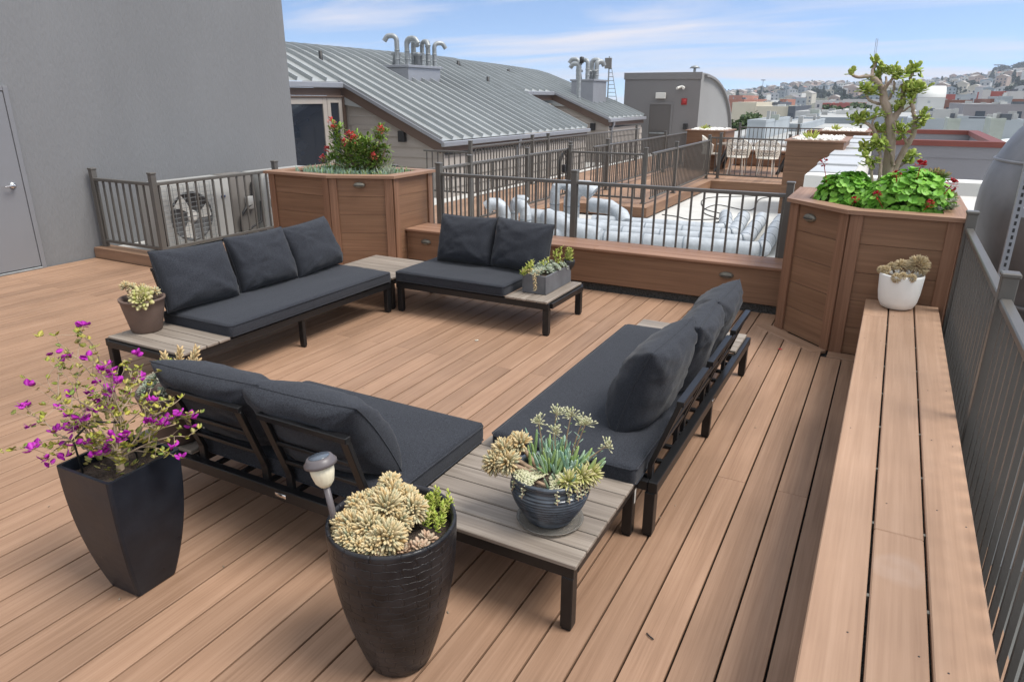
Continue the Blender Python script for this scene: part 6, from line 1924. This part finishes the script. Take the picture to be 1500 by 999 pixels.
# trees on the hill and in the town
TREEM = [leafmat('far_foliage', [(.008, .020, .008, 1), (.018, .038, .014, 1), (.03, .052, .02, 1)], trans=0), leafmat('near_foliage', [(.03, .06, .015, 1), (.06, .10, .025, 1), (.09, .13, .04, 1)], trans=.1)]
def tree_crown(n, rx, rz, s, seed, cone=False):
    r2 = random.Random(seed); m = MB()
    blobs = [(r2.uniform(-.6, .6) * rx, r2.uniform(-.6, .6) * rx, r2.uniform(.25, .95) * rz, r2.uniform(.3, .55)) for _ in range(9)]
    for i in range(n):
        if cone:
            h = r2.random() ** 1.3; a = r2.uniform(0, 6.28); rad = rx * (1 - h) * r2.uniform(.3, 1.05)
            c = V((rad * math.cos(a), rad * math.sin(a), h * rz))
        else:
            b = r2.choice(blobs); dd = V((r2.gauss(0, 1), r2.gauss(0, 1), r2.gauss(0, .8))).normalized()
            c = V(b[:3]) + V((dd.x * rx, dd.y * rx, dd.z * rz * .55)) * b[3] * r2.uniform(.5, 1.05)
        n1 = V((r2.gauss(0, 1), r2.gauss(0, 1), r2.gauss(.3, 1))).normalized(); u = n1.orthogonal().normalized() * s * r2.uniform(.6, 1.2); w = n1.cross(u)
        m.add([c + u, c + w * .7, c - u * .8, c - w * .7], [[0, 1, 2, 3]], 0)
    return m
def tree(label, loc, rx, rz, hz, n, s, seed, mt, cone=False, group=None):
    t = thing('tree', label, 'tree', loc, group=group)
    c = tree_crown(n, rx, rz, s, seed, cone); c.v = [(a, b, z + hz) for a, b, z in c.v]
    c.build('crown', mt, t, False)
    k = MB(); k.tube([(0, 0, -1), (.1 * rx, 0, hz * .6), (0, .05 * rx, hz + rz * .5)], [rx * .09, rx * .07, rx * .03], 8); k.build('trunk', JBARK, t, False)
    return t
tp = []
for k in range(5):
    tp.append(tree('dark tree standing between the houses of the distant hillside', (0, 0, 0), (5.5, 4.2, 6.5, 4.8, 3.6)[k], (6.5, 5.5, 6, 8, 10)[k], 1.0, 300, 1.2, 50 + k, TREEM[0], k == 4, 'trees between the hillside houses'))
cnt = 0
while cnt < 270:
    d = 600 + 900 * rr.random() ** .7; az = rr.uniform(-12.9, 8.2); a = math.radians(az); x, y = d * math.sin(a), d * math.cos(a)
    loc = (x, y, hill_z(az, d) - .8); s = rr.uniform(.55, 1.25)
    if cnt < 5: tp[cnt].location = loc
    else: dup(rr.choice(tp), loc, rr.uniform(0, 6), None, None, (s, s, s))
    cnt += 1
for i in range(16):     # wooded crest at the right
    az = 5.2 + i * .28; a = math.radians(az); d = 1480
    dup(tp[i % 3], (d * math.sin(a), d * math.cos(a), hill_z(az, d) - 1), rr.uniform(0, 6), 'tall dark tree of the wooded crest at the far right', 'trees of the wooded crest', (2.1, 2.1, 2.2))
tree('broad mid-green tree clump among the roofs behind the jade tree', (-8.5, 235, GZ), 7.5, 7.5, 8.6, 1500, .75, 71, TREEM[1])
tree('broad mid-green tree just left of the other tree among the roofs', (-15.5, 232, GZ), 6.0, 6.0, 9.2, 1200, .7, 72, TREEM[1])
tree('dark green tree beside the curved roof of the stair tower', (-17.6, 88, GZ), 2.6, 5.5, 10.9, 1100, .32, 73, TREEM[1])
tree('smaller olive tree right of the dark tree by the stair tower', (-15.2, 90, GZ), 2.0, 3.5, 12.2, 800, .3, 74, TREEM[1])
# tall things on the skyline
def mast(label, x, y, z0, z1, r, hw):
    t = thing('light_mast', label, 'light mast', (x, y, z0))
    m = MB(); m.lathe([(r, 0), (r * .6, z1 - z0)], (0, 0, 0), 8); m.build('pole', GUT, t, False)
    m = MB(); m.box(-hw, hw, -.5, .5, z1 - z0, z1 - z0 + 1.0); m.box(-hw * .6, hw * .6, -1, 1, z1 - z0 + .2, z1 - z0 + .8); m.build('lamp_ring', GUT, t, False)
mast('slender light mast with a flat ring of lamps on the left skyline', -146, 888, 4, 21.2, .45, 2.4)
mast('tall light mast with a flat ring of lamps on the right hill', 79, 896, 14, 34, .5, 4.0)
m = MB(); m.lathe([(1.1, 0), (.8, 14), (1.0, 14.2), (1.0, 15), (0, 15.1)], (0, 0, 0), 12)
single('chimney', m, CM['DARKB'], 'dark brick chimney on the left skyline beside the stair tower', 'chimney', (-186.4, 880, -3))
t = thing('lattice_mast', 'thin lattice mast rising against the sky behind the jade tree', 'mast', (-33, 899, -10))
m = MB(); H = 73
for s in (-1, 1): m.tube([(s * .9, 0, 0), (s * .9 - 2.5, 0, H)], .22, 5)
for k in range(24):
    z = H * k / 24; s = 1 if k % 2 else -1
    m.tube([(s * .9 - 2.5 * k / 24, 0, z), (-s * .9 - 2.5 * (k + 1) / 24, 0, z + H / 24)], .15, 4)
m.build('mast', GUT, t, False)

# the air between here and the hills
m = MB(); m.box(-1600, 1600, -500, 2100, GZ - 1, 78)
HZ = bpy.data.materials.new('haze_air'); HZ.use_nodes = True
_nt = HZ.node_tree; _nt.nodes.remove(_nt.nodes['Principled BSDF'])
_v = _nt.nodes.new('ShaderNodeVolumePrincipled'); _v.inputs['Color'].default_value = (.80, .88, 1, 1); _v.inputs['Density'].default_value = HAZE_D
_v.inputs['Anisotropy'].default_value = .2
_nt.links.new(_v.outputs[0], _nt.nodes['Material Output'].inputs['Volume'])
o = m.build('haze', HZ); tag(o, kind='stuff')

# ---------------------------------------------------------------- camera, sky, sun
cam = bpy.data.cameras.new('camera'); co = bpy.data.objects.new('camera', cam); COL.objects.link(co)
Mr = ((0.8823953994097788, 0.4704939709364499, 0.0037124672265366043), (0.15876857462699742, -0.2903189740948918, -0.9436670138303029), (-0.44291184090219193, 0.83327685470853, -0.33087578423887537))
rt, dn, fw = [V(r) for r in Mr]
mw = Matrix((rt, -dn, -fw)).transposed().to_4x4()
mw.translation = (0, 0, 1.78)
co.matrix_world = mw
cam.sensor_width = 36; cam.lens = 36 * 1016.354 / 1500
cam.clip_start = .05; cam.clip_end = 9000
S.camera = co

W = bpy.data.worlds.new('World'); S.world = W; W.use_nodes = True
nt = W.node_tree; lk = nt.links; bg = nt.nodes['Background']
SUN_EL, SUN_AZ = math.radians(SUN_E), math.radians(SUN_A)      # azimuth clockwise from +Y
sky = nd(nt, 'ShaderNodeTexSky', sky_type='NISHITA'); sky.sun_disc = False
sky.sun_elevation = SUN_EL; sky.sun_rotation = SUN_AZ
sky.air_density = 1.0; sky.dust_density = .6; sky.ozone_density = 1.5
tc = nd(nt, 'ShaderNodeTexCoord'); sp = nd(nt, 'ShaderNodeSeparateXYZ'); lk.new(tc.outputs['Generated'], sp.inputs[0])
ad = nd(nt, 'ShaderNodeMath', operation='ADD'); ad.inputs[1].default_value = .10; lk.new(sp.outputs['Z'], ad.inputs[0])
mx = nd(nt, 'ShaderNodeMath', operation='MAXIMUM'); mx.inputs[1].default_value = .04; lk.new(ad.outputs[0], mx.inputs[0])
dx = nd(nt, 'ShaderNodeMath', operation='DIVIDE'); lk.new(sp.outputs['X'], dx.inputs[0]); lk.new(mx.outputs[0], dx.inputs[1])
dy = nd(nt, 'ShaderNodeMath', operation='DIVIDE'); lk.new(sp.outputs['Y'], dy.inputs[0]); lk.new(mx.outputs[0], dy.inputs[1])
cb = nd(nt, 'ShaderNodeCombineXYZ'); lk.new(dx.outputs[0], cb.inputs[0]); lk.new(dy.outputs[0], cb.inputs[1])
mp = nd(nt, 'ShaderNodeMapping'); mp.inputs['Scale'].default_value = (.30, .95, 1); mp.inputs['Rotation'].default_value = (0, 0, .35); mp.inputs['Location'].default_value = (3.1, 1.2, 0)
lk.new(cb.outputs[0], mp.inputs[0])
n1 = nd(nt, 'ShaderNodeTexNoise'); n1.inputs['Scale'].default_value = 1.0; n1.inputs['Detail'].default_value = 8; n1.inputs['Roughness'].default_value = .55; n1.inputs['Distortion'].default_value = .5
lk.new(mp.outputs[0], n1.inputs['Vector'])
rp = nd(nt, 'ShaderNodeValToRGB'); rp.color_ramp.elements[0].position = CLOUD_LO; rp.color_ramp.elements[1].position = CLOUD_HI
lk.new(n1.outputs['Fac'], rp.inputs['Fac'])
mxc = nd(nt, 'ShaderNodeMixRGB'); mxc.inputs['Color2'].default_value = CLOUD_COL
sc = nd(nt, 'ShaderNodeMath', operation='MULTIPLY'); sc.inputs[1].default_value = .95
lk.new(rp.outputs['Color'], sc.inputs[0]); lk.new(sc.outputs[0], mxc.inputs['Fac'])
# thin high haze lets the deeper blue come low: look the sky up a little higher than the view direction
mz = nd(nt, 'ShaderNodeMath', operation='MULTIPLY_ADD'); mz.inputs[1].default_value = SKY_K; mz.inputs[2].default_value = SKY_B; lk.new(sp.outputs['Z'], mz.inputs[0])
cz = nd(nt, 'ShaderNodeCombineXYZ'); lk.new(sp.outputs['X'], cz.inputs[0]); lk.new(sp.outputs['Y'], cz.inputs[1]); lk.new(mz.outputs[0], cz.inputs[2])
nv = nd(nt, 'ShaderNodeVectorMath', operation='NORMALIZE'); lk.new(cz.outputs[0], nv.inputs[0]); lk.new(nv.outputs[0], sky.inputs['Vector'])
lk.new(sky.outputs[0], mxc.inputs['Color1'])
# added bright cloud overhead and behind the camera, out of view, to lift shaded faces
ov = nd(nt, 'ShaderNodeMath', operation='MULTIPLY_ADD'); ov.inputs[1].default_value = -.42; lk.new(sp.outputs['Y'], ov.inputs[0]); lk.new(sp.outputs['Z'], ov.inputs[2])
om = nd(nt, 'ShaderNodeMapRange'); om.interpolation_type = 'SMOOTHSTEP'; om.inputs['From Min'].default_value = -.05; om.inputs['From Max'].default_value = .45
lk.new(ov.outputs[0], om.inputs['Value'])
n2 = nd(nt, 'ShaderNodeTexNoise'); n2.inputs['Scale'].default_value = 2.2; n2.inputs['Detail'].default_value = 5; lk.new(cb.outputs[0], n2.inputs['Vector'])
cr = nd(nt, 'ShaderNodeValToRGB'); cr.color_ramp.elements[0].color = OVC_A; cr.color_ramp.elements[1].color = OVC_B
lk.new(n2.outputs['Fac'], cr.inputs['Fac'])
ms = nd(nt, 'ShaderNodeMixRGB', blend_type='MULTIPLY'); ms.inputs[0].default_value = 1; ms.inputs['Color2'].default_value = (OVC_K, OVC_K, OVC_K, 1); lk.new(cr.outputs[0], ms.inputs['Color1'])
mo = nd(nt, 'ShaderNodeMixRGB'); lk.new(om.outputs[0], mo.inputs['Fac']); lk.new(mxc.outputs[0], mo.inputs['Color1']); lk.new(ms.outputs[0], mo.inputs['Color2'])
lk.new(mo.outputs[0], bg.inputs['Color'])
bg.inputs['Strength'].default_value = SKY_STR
sl = bpy.data.lights.new('sun', 'SUN'); so = bpy.data.objects.new('sun', sl); COL.objects.link(so)
sl.energy = SUN_STR; sl.angle = math.radians(SUN_ANG); sl.color = (1, .96, .90)
sd = V((math.sin(SUN_AZ) * math.cos(SUN_EL), math.cos(SUN_AZ) * math.cos(SUN_EL), math.sin(SUN_EL)))
so.rotation_euler = (-sd).to_track_quat('-Z', 'Y').to_euler()
so.location = (20, 10, 40)
S.view_settings.view_transform = 'Standard'; S.view_settings.look = 'None'
S.view_settings.exposure = EXPO; S.view_settings.gamma = 1
S.view_settings.use_curve_mapping = False
